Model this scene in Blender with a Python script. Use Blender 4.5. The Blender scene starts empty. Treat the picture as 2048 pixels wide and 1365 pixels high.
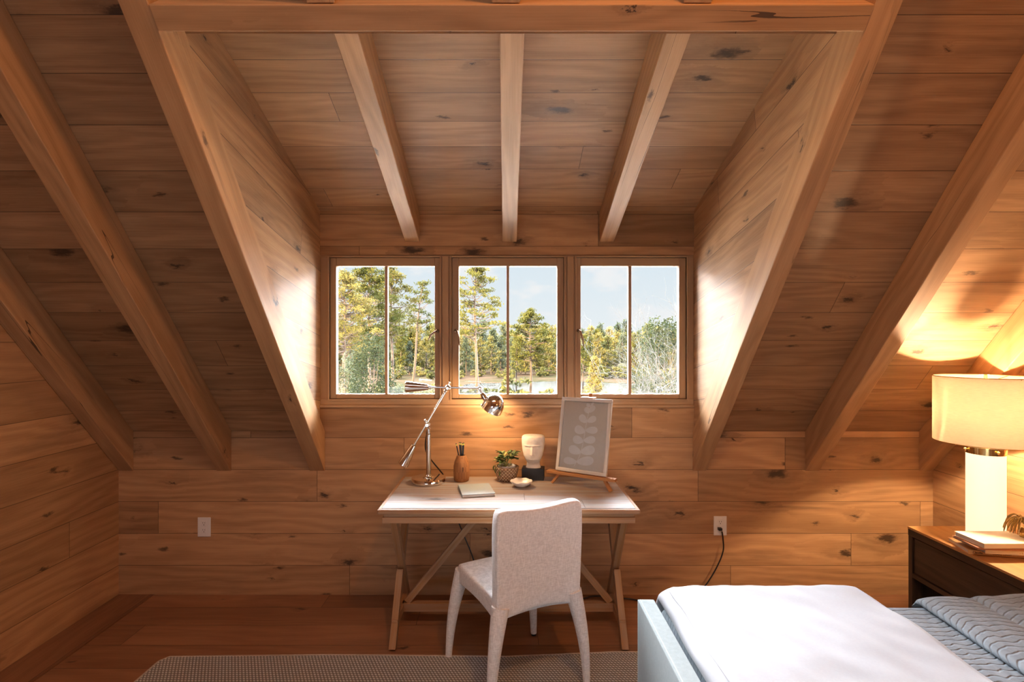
import bpy, math, random
from mathutils import Vector, Matrix, noise
R = math.radians
sc = bpy.context.scene
COL = sc.collection
PI = math.pi

# ------------------------------------------------------------------ camera
F_PX = 1100.0
cam_d = bpy.data.cameras.new('camera')
cam = bpy.data.objects.new('camera', cam_d); COL.objects.link(cam)
cam.location = (0, 0, 1.6); cam.rotation_euler = (R(90), 0, 0)
cam_d.sensor_width = 36.0; cam_d.lens = F_PX / 2048 * 36
cam_d.shift_x = 12 / 2048.0
cam_d.clip_start = 0.05; cam_d.clip_end = 2000
sc.camera = cam
sc.view_settings.view_transform = 'Standard'; sc.view_settings.look = 'None'
sc.view_settings.gamma = 1; sc.view_settings.use_curve_mapping = False
sc.view_settings.exposure = 0.0
sc.cycles.max_bounces = 10; sc.cycles.diffuse_bounces = 6; sc.cycles.glossy_bounces = 4
sc.cycles.transparent_max_bounces = 12; sc.cycles.transmission_bounces = 6
sc.cycles.use_denoising = True
sc.cycles.sample_clamp_indirect = 40.0
sc.cycles.caustics_reflective = False; sc.cycles.caustics_refractive = False

# ------------------------------------------------------------------ node helpers
class NT:
    def __init__(s, tree): s.t = tree; s.n = tree.nodes; s.l = tree.links
    def new(s, typ, **kw):
        n = s.n.new(typ)
        for k, v in kw.items(): setattr(n, k, v)
        return n
    def put(s, inp, v):
        if v is None: return
        if isinstance(v, (int, float)): inp.default_value = v
        elif isinstance(v, (tuple, list)):
            if len(inp.default_value) == 4 and len(v) == 3: v = tuple(v) + (1,)
            inp.default_value = v
        else: s.l.new(v, inp)
    def m(s, op, a, b=None, c=None, clamp=False):
        n = s.new('ShaderNodeMath', operation=op, use_clamp=clamp)
        s.put(n.inputs[0], a); s.put(n.inputs[1], b); s.put(n.inputs[2], c)
        return n.outputs[0]
    def comb(s, x, y, z=0.0):
        n = s.new('ShaderNodeCombineXYZ'); s.put(n.inputs[0], x); s.put(n.inputs[1], y); s.put(n.inputs[2], z)
        return n.outputs[0]
    def sep(s, v):
        n = s.new('ShaderNodeSeparateXYZ'); s.put(n.inputs[0], v); return n.outputs
    def vm(s, op, a, b=None):
        n = s.new('ShaderNodeVectorMath', operation=op); s.put(n.inputs[0], a); s.put(n.inputs[1], b)
        return n.outputs[0]
    def noise(s, v, scale=1.0, detail=2.0, rough=.5, dist=0.0):
        n = s.new('ShaderNodeTexNoise'); s.put(n.inputs['Vector'], v)
        n.inputs['Scale'].default_value = scale; n.inputs['Detail'].default_value = detail
        n.inputs['Roughness'].default_value = rough; n.inputs['Distortion'].default_value = dist
        return n.outputs[0]
    def rng(s, v, a, b, c=0.0, d=1.0, smooth=False):
        n = s.new('ShaderNodeMapRange'); n.clamp = True
        if smooth: n.interpolation_type = 'SMOOTHSTEP'
        s.put(n.inputs[0], v); s.put(n.inputs[1], a); s.put(n.inputs[2], b); s.put(n.inputs[3], c); s.put(n.inputs[4], d)
        return n.outputs[0]
    def mix(s, f, a, b, blend='MIX'):
        n = s.new('ShaderNodeMix', data_type='RGBA', blend_type=blend)
        s.put(n.inputs[0], f); s.put(n.inputs[6], a); s.put(n.inputs[7], b)
        return n.outputs[2]
    def bump(s, h, strength=.3, dist=.01):
        n = s.new('ShaderNodeBump'); s.put(n.inputs['Height'], h)
        n.inputs['Strength'].default_value = strength; n.inputs['Distance'].default_value = dist
        return n.outputs[0]

def new_mat(name):
    m = bpy.data.materials.new(name); m.use_nodes = True
    t = NT(m.node_tree)
    b = m.node_tree.nodes['Principled BSDF']
    return m, t, b

def plain(name, col, rough=.6, metal=0.0, emis=None, estr=0.0, noise_amt=0.0, noise_scale=20, bump=0.0, coat=0.0, spec=.5):
    m, t, b = new_mat(name)
    b.inputs['Roughness'].default_value = rough; b.inputs['Metallic'].default_value = metal
    b.inputs['Specular IOR Level'].default_value = spec
    b.inputs['Coat Weight'].default_value = coat
    t.put(b.inputs['Base Color'], col)
    if noise_amt or bump:
        tc = t.new('ShaderNodeTexCoord'); n = t.noise(tc.outputs['Object'], noise_scale, 4, .6)
        if noise_amt:
            dk = tuple(c * (1 - noise_amt) for c in col)
            t.put(b.inputs['Base Color'], t.mix(t.rng(n, .35, .65), dk, col))
        if bump: t.put(b.inputs['Normal'], t.bump(n, bump, .002))
    if emis:
        t.put(b.inputs['Emission Color'], emis); b.inputs['Emission Strength'].default_value = estr
    return m

def wood(name, cA, cB, dark, pitch=None, length=2.3, voff=0.0, rough=.5, knots=1.0, vary=.3, ring=.4, streak=.4,
         wash=None, washamt=0.0, spec=.4, fine=1.0, ksc=1.0, crack=False):
    m, t, b = new_mat(name)
    uv = t.new('ShaderNodeUVMap').outputs[0]
    s = t.sep(uv); u, v = s[0], s[1]
    rnd = t.new('ShaderNodeObjectInfo').outputs['Random']
    wn = t.new('ShaderNodeTexWhiteNoise', noise_dimensions='1D')
    if pitch:
        vv = t.m('DIVIDE', t.m('SUBTRACT', v, voff), pitch)
        row = t.m('FLOOR', vv); fr = t.m('FRACT', vv)
        w0 = t.new('ShaderNodeTexWhiteNoise', noise_dimensions='1D'); t.put(w0.inputs['W'], t.m('MULTIPLY_ADD', row, 1.37, t.m('MULTIPLY', rnd, 7.7)))
        uu = t.m('ADD', t.m('DIVIDE', u, length), t.m('MULTIPLY', w0.outputs[0], 9.3))
        col = t.m('FLOOR', uu); fu = t.m('FRACT', uu)
        t.put(wn.inputs['W'], t.m('ADD', t.m('MULTIPLY', row, 17.31), t.m('MULTIPLY_ADD', col, 3.17, t.m('MULTIPLY', rnd, 5.3))))
        dv = t.m('MULTIPLY', t.m('MINIMUM', fr, t.m('SUBTRACT', 1.0, fr)), pitch)
        du = t.m('MULTIPLY', t.m('MINIMUM', fu, t.m('SUBTRACT', 1.0, fu)), length)
        seam = t.rng(t.m('MINIMUM', dv, du), .0006, .0022, 1.0, 0.0)
    else:
        t.put(wn.inputs['W'], t.m('MULTIPLY', rnd, 91.7)); seam = None
    val, wc = wn.outputs[0], wn.outputs[1]
    off = t.vm('MULTIPLY', wc, (40.0, 40.0, 0.0))
    P = t.vm('ADD', t.comb(u, v, 0.0), off)
    ps = t.sep(P); pu, pv = ps[0], ps[1]
    # knots
    warp = t.noise(t.comb(t.m('MULTIPLY', pu, 13.0), t.m('MULTIPLY', pv, 30.0)), 1.0, 4, .7)
    warp2 = t.noise(t.comb(t.m('MULTIPLY', pu, 11.0), t.m('MULTIPLY_ADD', pv, 26.0, 31.0)), 1.0, 4, .7)
    vor = t.new('ShaderNodeTexVoronoi', voronoi_dimensions='2D')
    t.put(vor.inputs['Vector'], t.comb(t.m('ADD', t.m('MULTIPLY', pu, 2.1 * ksc), t.m('MULTIPLY', warp2, .34)),
                                       t.m('ADD', t.m('MULTIPLY', pv, 4.6 * ksc), t.m('MULTIPLY', warp, .42))))
    vor.inputs['Scale'].default_value = 1.0
    vc = t.new('ShaderNodeSeparateColor'); t.put(vc.inputs[0], vor.outputs['Color'])
    gate = t.m('GREATER_THAN', vc.outputs[0], 1 - .5 * knots)
    size = t.m('MULTIPLY_ADD', t.m('POWER', vc.outputs[1], 2.0), .17, .02)
    kd = t.m('DIVIDE', vor.outputs['Distance'], size)
    knot = t.m('MULTIPLY', gate, t.rng(kd, .25, 1.05, 1.0, 0.0, True))
    halo = t.m('MULTIPLY', gate, t.rng(kd, .6, 3.2, 1.0, 0.0, True))
    field = t.m('MULTIPLY', gate, t.m('DIVIDE', 1.0, t.m('MULTIPLY_ADD', t.m('MULTIPLY', kd, kd), .35, 1.0)))
    low = t.noise(t.comb(t.m('MULTIPLY', pu, .9), t.m('MULTIPLY', pv, 4.5)), 1.0, 2)
    ph = t.m('ADD', t.m('MULTIPLY', pv, 90.0), t.m('MULTIPLY_ADD', low, 34.0, t.m('MULTIPLY', field, 9.0)))
    fuzz = t.noise(t.comb(t.m('MULTIPLY', pu, 6.0), t.m('MULTIPLY', pv, 60.0)), 1.0, 3)
    rings = t.m('MULTIPLY_ADD', t.m('SINE', t.m('MULTIPLY_ADD', fuzz, 2.5, ph)), .5, .5)
    fib = t.noise(t.comb(t.m('MULTIPLY', pu, 4.0), t.m('MULTIPLY', pv, 230.0 * fine)), 1.0, 3, .6)
    blot = t.noise(t.comb(t.m('MULTIPLY', pu, 1.6), t.m('MULTIPLY', pv, 9.0)), 1.0, 3)
    f = t.m('ADD', t.m('MULTIPLY', rings, ring), t.m('MULTIPLY', t.rng(fib, .3, .7), .35))
    f = t.m('ADD', f, t.m('MULTIPLY', t.rng(blot, .3, .7), .4))
    c = t.mix(t.m('MULTIPLY', f, .8, clamp=True), cA, cB)
    v2 = t.new('ShaderNodeTexVoronoi', voronoi_dimensions='2D'); v2.inputs['Scale'].default_value = 1.0
    t.put(v2.inputs['Vector'], t.comb(t.m('MULTIPLY_ADD', warp, .5, t.m('MULTIPLY', pu, 3.7)), t.m('MULTIPLY_ADD', warp2, .7, t.m('MULTIPLY', pv, 10.0))))
    s2 = t.new('ShaderNodeSeparateColor'); t.put(s2.inputs[0], v2.outputs['Color'])
    k2 = t.m('MULTIPLY', t.m('GREATER_THAN', s2.outputs[0], 1 - .09 * knots), t.rng(v2.outputs['Distance'], .03, .16, 1.0, 0.0, True))
    smoke = t.m('MULTIPLY', t.rng(t.noise(t.comb(t.m('MULTIPLY_ADD', pu, .9, 7.0), t.m('MULTIPLY', pv, 5.0)), 1.0, 5, .65), .53, .72), .42 * min(1, knots * 1.5))
    c = t.mix(smoke, c, tuple(x * 1.3 for x in dark))
    c = t.mix(t.m('MULTIPLY', k2, .8), c, tuple(x * .5 for x in dark))
    # dark mineral streaks and cracks
    st = t.noise(t.comb(t.m('MULTIPLY', pu, 1.4), t.m('MULTIPLY', pv, 26.0)), 1.0, 4, .6)
    stg = t.noise(t.comb(t.m('MULTIPLY', pu, 1.1), t.m('MULTIPLY', pv, 3.0)), 1.0, 1)
    stm = t.m('MULTIPLY', t.rng(st, .56, .74), t.rng(stg, .50, .66))
    c = t.mix(t.m('MULTIPLY', stm, streak, clamp=True), c, dark)
    if wash:
        wv = t.rng(t.noise(t.comb(t.m('MULTIPLY', pu, 2.0), t.m('MULTIPLY', pv, 55.0)), 1.0, 4, .65), .32, .6)
        c = t.mix(t.m('MULTIPLY', wv, washamt), c, wash)
    br = t.m('MULTIPLY_ADD', t.m('SUBTRACT', val, .5), vary, 1.0)
    c = t.mix(1.0, c, t.comb(br, t.m('POWER', br, 1.1), t.m('POWER', br, 1.2)), 'MULTIPLY')
    c = t.mix(t.m('MULTIPLY', halo, .28), c, dark)
    c = t.mix(t.m('MULTIPLY', knot, .88), c, tuple(x * .35 for x in dark))
    if crack:
        cn = t.noise(t.comb(t.m('MULTIPLY', pu, .28), t.m('MULTIPLY_ADD', pv, 7.0, t.m('MULTIPLY', warp, .03))), 1.0, 2)
        cg = t.rng(t.noise(t.comb(t.m('MULTIPLY', pu, .8), t.m('MULTIPLY', pv, 1.5)), 1.0, 1), .52, .58)
        ck = t.m('MULTIPLY', t.m('LESS_THAN', t.m('ABSOLUTE', t.m('SUBTRACT', cn, .5)), .0018), cg)
        c = t.mix(t.m('MULTIPLY', ck, .85), c, tuple(x * .4 for x in dark))
    h = t.m('SUBTRACT', t.m('MULTIPLY', fib, .25), t.m('MULTIPLY', knot, .5))
    if seam is not None:
        c = t.mix(t.m('MULTIPLY', seam, .8), c, tuple(x * .3 for x in dark))
        h = t.m('SUBTRACT', h, t.m('MULTIPLY', seam, 1.0))
    t.put(b.inputs['Base Color'], c)
    t.put(b.inputs['Normal'], t.bump(h, .25, .004))
    t.put(b.inputs['Roughness'], t.rng(fib, .3, .7, rough - .08, rough + .1))
    b.inputs['Specular IOR Level'].default_value = spec
    return m

# ------------------------------------------------------------------ world
w = bpy.data.worlds.new('sky'); sc.world = w; w.use_nodes = True
t = NT(w.node_tree); bg = w.node_tree.nodes['Background']
tc = t.new('ShaderNodeTexCoord').outputs['Generated']
z = t.sep(tc)[2]
hor = t.mix(t.rng(z, 0.0, .15), (.92, .96, .985), (.77, .88, .96))
cl = t.noise(t.vm('MULTIPLY', tc, (7.0, 7.0, 13.0)), 1.0, 6, .58)
hor = t.mix(t.m('MULTIPLY', t.rng(cl, .50, .64, 0, 1, True), .9), hor, (.97, .97, .98))
fwd = t.rng(t.sep(tc)[1], -.1, .5, 0, 1, True)       # sky above the view brightened to add daylight through the windows
zen = t.mix(t.rng(z, .165, .30, 0, 1, True), hor, t.mix(fwd, (1.6, 1.8, 2.1), (92.0, 96.0, 103.0)))
sd_ = t.rng(t.m('DIVIDE', t.m('ABSOLUTE', t.sep(tc)[0]), t.m('MAXIMUM', t.sep(tc)[1], .05)), .75, 1.1, 0, 1, True)
zen = t.mix(t.m('MULTIPLY', sd_, t.rng(t.sep(tc)[1], -.05, .2)), zen, (92.0, 96.0, 103.0))   # out-of-view sky brightened low on both sides too
below = t.mix(t.rng(z, -.02, 0.0), (.35, .33, .26), zen)
t.put(bg.inputs['Color'], below); bg.inputs['Strength'].default_value = 1.0

def light(name, kind, loc, power, color, rot=(0, 0, 0), **kw):
    d = bpy.data.lights.new(name, kind); d.energy = power; d.color = color
    for k, v in kw.items(): setattr(d, k, v)
    o = bpy.data.objects.new(name, d); COL.objects.link(o); o.location = loc; o.rotation_euler = rot
    return o
# late sun from behind the house, on the trees
sun = light('sun', 'SUN', (-20, -30, 30), 64.0, (1.0, .76, .42), angle=R(.6))
sun.rotation_euler = Vector((.50, .80, -.42)).to_track_quat('-Z', 'Y').to_euler()
WARM = (1.0, .45, .14)
# added cool fill lamp under the ridge; the roof has no skylight
light('ridge_fill_cool', 'AREA', (-.3, -.15, 4.12), 24, (.80, .90, 1.0), (R(20), 0, 0), shape='RECTANGLE', size=1.7, size_y=.6)
# bulb of the bedside lamp, then two warm lights with no lamp built
light('bedside_bulb', 'POINT', (2.40, 2.752, 1.255), 64, (1.0, .69, .42), shadow_soft_size=.018)
light('ridge_fill_warm', 'POINT', (.65, .40, 3.62), 95, WARM, shadow_soft_size=.08)  # added warm fill near the ridge, set so rafters shade the left bays
light('assumed_bedside_bulb', 'POINT', (2.35, -.25, 1.5), 17, WARM, shadow_soft_size=.14)  # assumed second bedside lamp, out of view; only its light is added
light('rear_low_fill_cool', 'AREA', (-1.2, -2.7, .46), 17, (.80, .90, 1.0), (R(96), 0, 0), shape='RECTANGLE', size=1.8, size_y=.66)  # added cool fill low behind the camera; no window is built there
# portals at the three casements
for px0, px1 in ((-1.11, -.43), (-.34, .36), (.45, 1.13)):
    d = bpy.data.lights.new('window_portal', 'AREA'); d.shape = 'RECTANGLE'; d.size = px1 - px0; d.size_y = .88
    d.cycles.is_portal = True
    o = bpy.data.objects.new('window_portal', d); COL.objects.link(o)
    o.location = ((px0 + px1) / 2, 3.60, 1.667); o.rotation_euler = (R(-90), 0, 0)

# ------------------------------------------------------------------ mesh helpers
class MB:
    def __init__(s, off=(0, 0)): s.v = []; s.f = []; s.g = []; s.off = off
    def quad(s, pts, grain=(1, 0, 0)):
        i = len(s.v); s.v += [Vector(p) for p in pts]; s.f.append(tuple(range(i, i + len(pts)))); s.g.append(Vector(grain))
    def box(s, lo, hi, grain=(1, 0, 0), M=None):
        x0, y0, z0 = lo; x1, y1, z1 = hi
        P = [Vector((x, y, z)) for z in (z0, z1) for y in (y0, y1) for x in (x0, x1)]
        g = Vector(grain)
        if M is not None: P = [M @ p for p in P]; g = M.to_3x3() @ g
        i = len(s.v); s.v += P
        for q in ((0, 2, 3, 1), (4, 5, 7, 6), (0, 1, 5, 4), (2, 6, 7, 3), (0, 4, 6, 2), (1, 3, 7, 5)):
            s.f.append(tuple(i + k for k in q)); s.g.append(g)
    def bar(s, a, b, wd, dp, up=(0, 0, 1), grain=None):
        """box from a to b, wd across, dp along 'up'"""
        a = Vector(a); b = Vector(b); d = (b - a); L = d.length; d = d.normalized()
        u = Vector(up); u = (u - d * u.dot(d)).normalized(); sd = d.cross(u)
        M = Matrix(((d.x, sd.x, u.x, a.x), (d.y, sd.y, u.y, a.y), (d.z, sd.z, u.z, a.z), (0, 0, 0, 1)))
        s.box((0, -wd / 2, -dp / 2), (L, wd / 2, dp / 2), (1, 0, 0), M)
    def prism(s, pts, vec, grain=(1, 0, 0)):
        pts = [Vector(p) for p in pts]; vec = Vector(vec); n = len(pts); i = len(s.v)
        nr = Vector((0, 0, 0))
        for k in range(n): nr += pts[k].cross(pts[(k + 1) % n])
        if nr.dot(vec) > 0: pts = pts[::-1]
        s.v += pts + [p + vec for p in pts]; g = Vector(grain)
        s.f.append(tuple(range(i, i + n))); s.g.append(g)
        s.f.append(tuple(range(i + 2 * n - 1, i + n - 1, -1))); s.g.append(g)
        for k in range(n):
            k2 = (k + 1) % n
            s.f.append((i + k2, i + k, i + n + k, i + n + k2)); s.g.append(g)
    def tube(s, pts, rad, n=10, caps=True):
        pts = [Vector(p) for p in pts]; m = len(pts)
        if isinstance(rad, (int, float)): rad = [rad] * m
        i0 = len(s.v); ref = None
        for k, p in enumerate(pts):
            d = (pts[min(k + 1, m - 1)] - pts[max(k - 1, 0)]).normalized()
            if ref is None: ref = Vector((0, 0, 1)) if abs(d.z) < .9 else Vector((1, 0, 0))
            ref = (ref - d * ref.dot(d)).normalized(); b2 = d.cross(ref)
            for j in range(n):
                a = 2 * PI * j / n
                r = rad[k]; ra, rb = r if isinstance(r, tuple) else (r, r)
                s.v.append(p + ref * math.cos(a) * ra + b2 * math.sin(a) * rb)
        for k in range(m - 1):
            for j in range(n):
                j2 = (j + 1) % n; a = i0 + k * n
                s.f.append((a + j, a + j2, a + n + j2, a + n + j)); s.g.append((pts[k + 1] - pts[k]).normalized())
        if caps:
            s.f.append(tuple(i0 + j for j in range(n - 1, -1, -1))); s.g.append(Vector((1, 0, 0)))
            s.f.append(tuple(i0 + (m - 1) * n + j for j in range(n))); s.g.append(Vector((1, 0, 0)))
    def lathe(s, prof, n=32, M=None, grain=(0, 0, 1), squash=None):
        i0 = len(s.v); m = len(prof)
        for r, z_ in prof:
            for j in range(n):
                a = 2 * PI * j / n; p = Vector((r * math.cos(a), r * math.sin(a), z_))
                if M is not None: p = M @ p
                s.v.append(p)
        for k in range(m - 1):
            for j in range(n):
                j2 = (j + 1) % n; a = i0 + k * n
                s.f.append((a + j, a + j2, a + n + j2, a + n + j)); s.g.append(Vector(grain))
        if prof[0][0] > 1e-6: s.f.append(tuple(i0 + j for j in range(n - 1, -1, -1))); s.g.append(Vector((1, 0, 0)))
        if prof[-1][0] > 1e-6: s.f.append(tuple(i0 + (m - 1) * n + j for j in range(n))); s.g.append(Vector((1, 0, 0)))
    def grid(s, nu, nv, fn, grain=(1, 0, 0), flip=False, wrap=False):
        i0 = len(s.v)
        for a in range(nu + 1):
            for b_ in range(nv + 1): s.v.append(Vector(fn(a / nu, b_ / nv)))
        for a in range(nu):
            for b_ in range(nv):
                q = [i0 + a * (nv + 1) + b_, i0 + (a + 1) * (nv + 1) + b_, i0 + (a + 1) * (nv + 1) + b_ + 1, i0 + a * (nv + 1) + b_ + 1]
                s.f.append(tuple(q[::-1] if flip else q)); s.g.append(Vector(grain))
    def shell(s, xs, ys, zs, fn=None, grain=(1, 0, 0)):
        """surface of a box with given cut positions, mapped by fn; vertices welded"""
        nx, ny, nz = len(xs) - 1, len(ys) - 1, len(zs) - 1; idx = {}
        def V(i, j, k):
            if (i, j, k) not in idx:
                p = Vector((xs[i], ys[j], zs[k])); idx[(i, j, k)] = len(s.v); s.v.append(Vector(fn(*p)) if fn else p)
            return idx[(i, j, k)]
        def F(*q): s.f.append(tuple(V(*p) for p in q)); s.g.append(Vector(grain))
        for i in range(nx):
            for j in range(ny):
                F((i, j, 0), (i, j + 1, 0), (i + 1, j + 1, 0), (i + 1, j, 0)); F((i, j, nz), (i + 1, j, nz), (i + 1, j + 1, nz), (i, j + 1, nz))
        for i in range(nx):
            for k in range(nz):
                F((i, 0, k), (i + 1, 0, k), (i + 1, 0, k + 1), (i, 0, k + 1)); F((i, ny, k), (i, ny, k + 1), (i + 1, ny, k + 1), (i + 1, ny, k))
        for j in range(ny):
            for k in range(nz):
                F((0, j, k), (0, j, k + 1), (0, j + 1, k + 1), (0, j + 1, k)); F((nx, j, k), (nx, j + 1, k), (nx, j + 1, k + 1), (nx, j, k + 1))
    def build(s, name, mat, parent=None, smooth=False, bevel=0.0, subsurf=0, solid=0.0, loc=None, rotz=0.0, auto=None):
        me = bpy.data.meshes.new(name)
        org = Vector(loc) if (loc is not None) else Vector((0, 0, 0))
        me.from_pydata([p - org for p in s.v], [], s.f)
        uvl = me.uv_layers.new(name='UVMap'); k = 0
        for pi, f in enumerate(s.f):
            P = [s.v[i] for i in f]; n = Vector((0, 0, 0))
            for a in range(len(P)): n += (P[a] - P[0]).cross(P[(a + 1) % len(P)] - P[0])
            n = n.normalized() if n.length > 1e-12 else Vector((0, 0, 1))
            g = s.g[pi]; g = (g - n * g.dot(n))
            if g.length < .2: g = Vector((1, 0, 0)) if abs(n.x) < .8 else Vector((0, 1, 0)); g = g - n * g.dot(n)
            g = g.normalized(); wv = n.cross(g)
            mx = max(wv, key=abs)
            if mx < 0: wv = -wv
            for p in P:
                uvl.data[k].uv = (p.dot(g) + s.off[0], p.dot(wv) + s.off[1]); k += 1
        if smooth: me.polygons.foreach_set('use_smooth', [True] * len(me.polygons))
        me.materials.append(mat); me.update()
        o = bpy.data.objects.new(name, me); COL.objects.link(o)
        if loc is not None: o.location = loc
        if rotz: o.rotation_euler = (0, 0, rotz)
        if parent is not None: o.parent = parent
        if solid:
            md = o.modifiers.new('solid', 'SOLIDIFY'); md.thickness = solid; md.offset = -1
        if bevel:
            md = o.modifiers.new('bevel', 'BEVEL'); md.width = bevel; md.segments = 2; md.limit_method = 'ANGLE'; md.angle_limit = R(40)
        if subsurf:
            md = o.modifiers.new('subd', 'SUBSURF'); md.levels = subsurf; md.render_levels = subsurf
        if auto is not None and smooth:
            md = o.modifiers.new('split', 'EDGE_SPLIT'); md.split_angle = R(auto)
        return o

def tag(o, label, cat=None, group=None):
    o['label'] = label
    if cat: o['category'] = cat
    if group: o['group'] = group
    return o
def thing(name, label, cat, loc=(0, 0, 0), rotz=0.0, group=None):
    o = bpy.data.objects.new(name, None); COL.objects.link(o); o.empty_display_size = .05
    o.location = loc; o.rotation_euler = (0, 0, rotz)
    return tag(o, label, cat, group)
def struct(o): o['kind'] = 'structure'; return o
def copy_tree(o, parent=None):
    c = o.copy(); COL.objects.link(c)
    if parent is not None: c.parent = parent
    for ch in [x for x in o.children]: copy_tree(ch, c)
    return c
def text_mesh(name, body, size, mat, parent, M, extrude=.0006):
    cu = bpy.data.curves.new(name, 'FONT'); cu.body = body; cu.size = size; cu.extrude = extrude; cu.align_x = 'LEFT'
    o = bpy.data.objects.new(name, cu); COL.objects.link(o)
    bpy.context.view_layer.update()
    me = bpy.data.meshes.new_from_object(o.evaluated_get(bpy.context.evaluated_depsgraph_get()))
    bpy.data.objects.remove(o); me.name = name; me.materials.clear(); me.materials.append(mat)
    q = bpy.data.objects.new(name, me); COL.objects.link(q); q.matrix_local = M; q.parent = parent
    return q

# ------------------------------------------------------------------ materials
OA, OB, OD = (.55, .318, .155), (.30, .152, .064), (.10, .055, .030)
M_wall = wood('oak_wall_planks', OA, OB, OD, pitch=.2012, length=2.4, voff=-.0155, knots=1.0, vary=.55, ring=.42, streak=.6)
M_side = wood('oak_side_planks', OA, OB, OD, pitch=.2012, length=3.2, voff=-.0155, knots=.9, vary=.3, ring=.42, streak=.5)
M_ceil_shaded = wood('oak_ceiling_planks_shaded', (.46, .27, .135), (.185, .088, .035), OD, pitch=.1915, length=3.6, knots=.85, vary=.34, ring=.32, streak=.55)  # same oak, darkened: shade of the roof bays put into the colour
M_dorm = wood('oak_dormer_planks', OA, OB, OD, pitch=.187, length=3.4, knots=.5, vary=.25, ring=.35, streak=.4)
M_floor = wood('oak_floor_planks', (.34, .17, .085), (.21, .095, .045), (.05, .025, .012), pitch=.205, length=2.2, voff=.02, rough=.38, knots=.55, vary=.4, spec=.5)
M_beam = wood('oak_beam', (.55, .318, .152), (.34, .178, .075), OD, knots=.32, vary=.14, ring=.45, streak=.5, ksc=.8, crack=True)
M_win = wood('oak_window', (.50, .33, .19), (.38, .235, .125), OD, knots=0.0, vary=.05, ring=.2, streak=.1)
M_desk_top = wood('whitewashed_desk_top', (.40, .25, .13), (.27, .155, .08), (.16, .10, .06), pitch=.13, length=3.0, knots=.1, vary=.12, ring=.4, streak=.3,
                  wash=(.37, .43, .48), washamt=.7, rough=.42)
M_desk = wood('whitewashed_desk_wood', (.42, .20, .062), (.26, .115, .036), (.13, .075, .04), knots=.1, vary=.15, ring=.4, wash=(.50, .45, .38), washamt=.22, streak=.3)
M_dark = wood('dark_oak_furniture', (.085, .052, .034), (.038, .023, .016), (.02, .012, .008), knots=.2, vary=.1, ring=.7, rough=.42, streak=.2)
M_nstop_lit = wood('oak_nightstand_top_lit', (.58, .32, .12), (.44, .22, .08), (.16, .08, .03), knots=.2, vary=.1, ring=.3, rough=.4, streak=.2)  # dark oak coloured lighter on top to carry the lamp's glow
M_easel = wood('easel_wood', (.50, .24, .09), (.36, .16, .055), (.15, .06, .02), knots=0, vary=.1, ring=.3, rough=.4)
M_vase = wood('turned_wood', (.46, .22, .085), (.28, .12, .045), (.10, .045, .02), knots=.3, vary=.05, ring=.7, rough=.5)
M_frame = wood('whitewashed_frame', (.50, .44, .36), (.38, .33, .27), (.2, .17, .14), knots=0, vary=.05, wash=(.72, .72, .70), washamt=.7)
M_chrome = plain('polished_nickel', (.78, .75, .71), rough=.09, metal=1.0)
M_black = plain('black_plastic', (.012, .012, .013), rough=.4)
M_brass = plain('polished_brass', (.80, .56, .24), rough=.14, metal=1.0)
M_bronze = plain('bronze_hardware', (.42, .30, .20), rough=.35, metal=.8)
M_plate = plain('white_plastic_plate', (.78, .76, .73), rough=.35)
M_slot = plain('outlet_slot', (.05, .045, .04), rough=.6)
M_plaster = plain('pale_stone', (.80, .75, .66), rough=.75, noise_amt=.12, noise_scale=45, bump=.25)
M_blackblock = plain('black_painted_block', (.013, .015, .018), rough=.55, bump=.3, noise_scale=60)
M_ceramic = plain('white_ceramic', (.82, .80, .77), rough=.3, noise_amt=.06, noise_scale=60, bump=.15)
M_paper = plain('book_pages', (.78, .74, .68), rough=.8, noise_amt=.08, noise_scale=200)
M_bookblue = plain('grey_blue_book_cloth', (.36, .46, .50), rough=.55, noise_amt=.05, noise_scale=300)
M_cream = plain('cream_book_cover', (.80, .72, .56), rough=.5)
M_tan = plain('tan_book_cover', (.72, .46, .22), rough=.5)
M_brownbook = plain('brown_book_cover', (.35, .15, .07), rough=.5)
M_ink = plain('dark_ink', (.06, .03, .02), rough=.6)
M_mat = plain('warm_grey_mount', (.74, .69, .62), rough=.8, noise_amt=.05, noise_scale=90)
M_leafpaint = plain('white_leaf_print', (.90, .89, .87), rough=.7, noise_amt=.08, noise_scale=25)
M_pencil = plain('black_pencil_lacquer', (.012, .012, .012), rough=.25)
M_band = plain('yellow_green_pencil_band', (.55, .58, .10), rough=.4)
M_eraser = plain('dark_eraser', (.06, .05, .06), rough=.8)
M_leaf = plain('potted_leaf_green', (.085, .14, .035), rough=.38, noise_amt=.45, noise_scale=12)
M_leaf2 = plain('pale_leaf_green', (.32, .36, .13), rough=.4, noise_amt=.3, noise_scale=12)
M_pot = plain('white_inner_pot', (.62, .66, .74), rough=.5)
M_gold = plain('dried_golden_leaf', (.50, .33, .10), rough=.35, noise_amt=.5, noise_scale=50)
M_leather = plain('black_glide', (.01, .01, .01), rough=.5)

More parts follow.
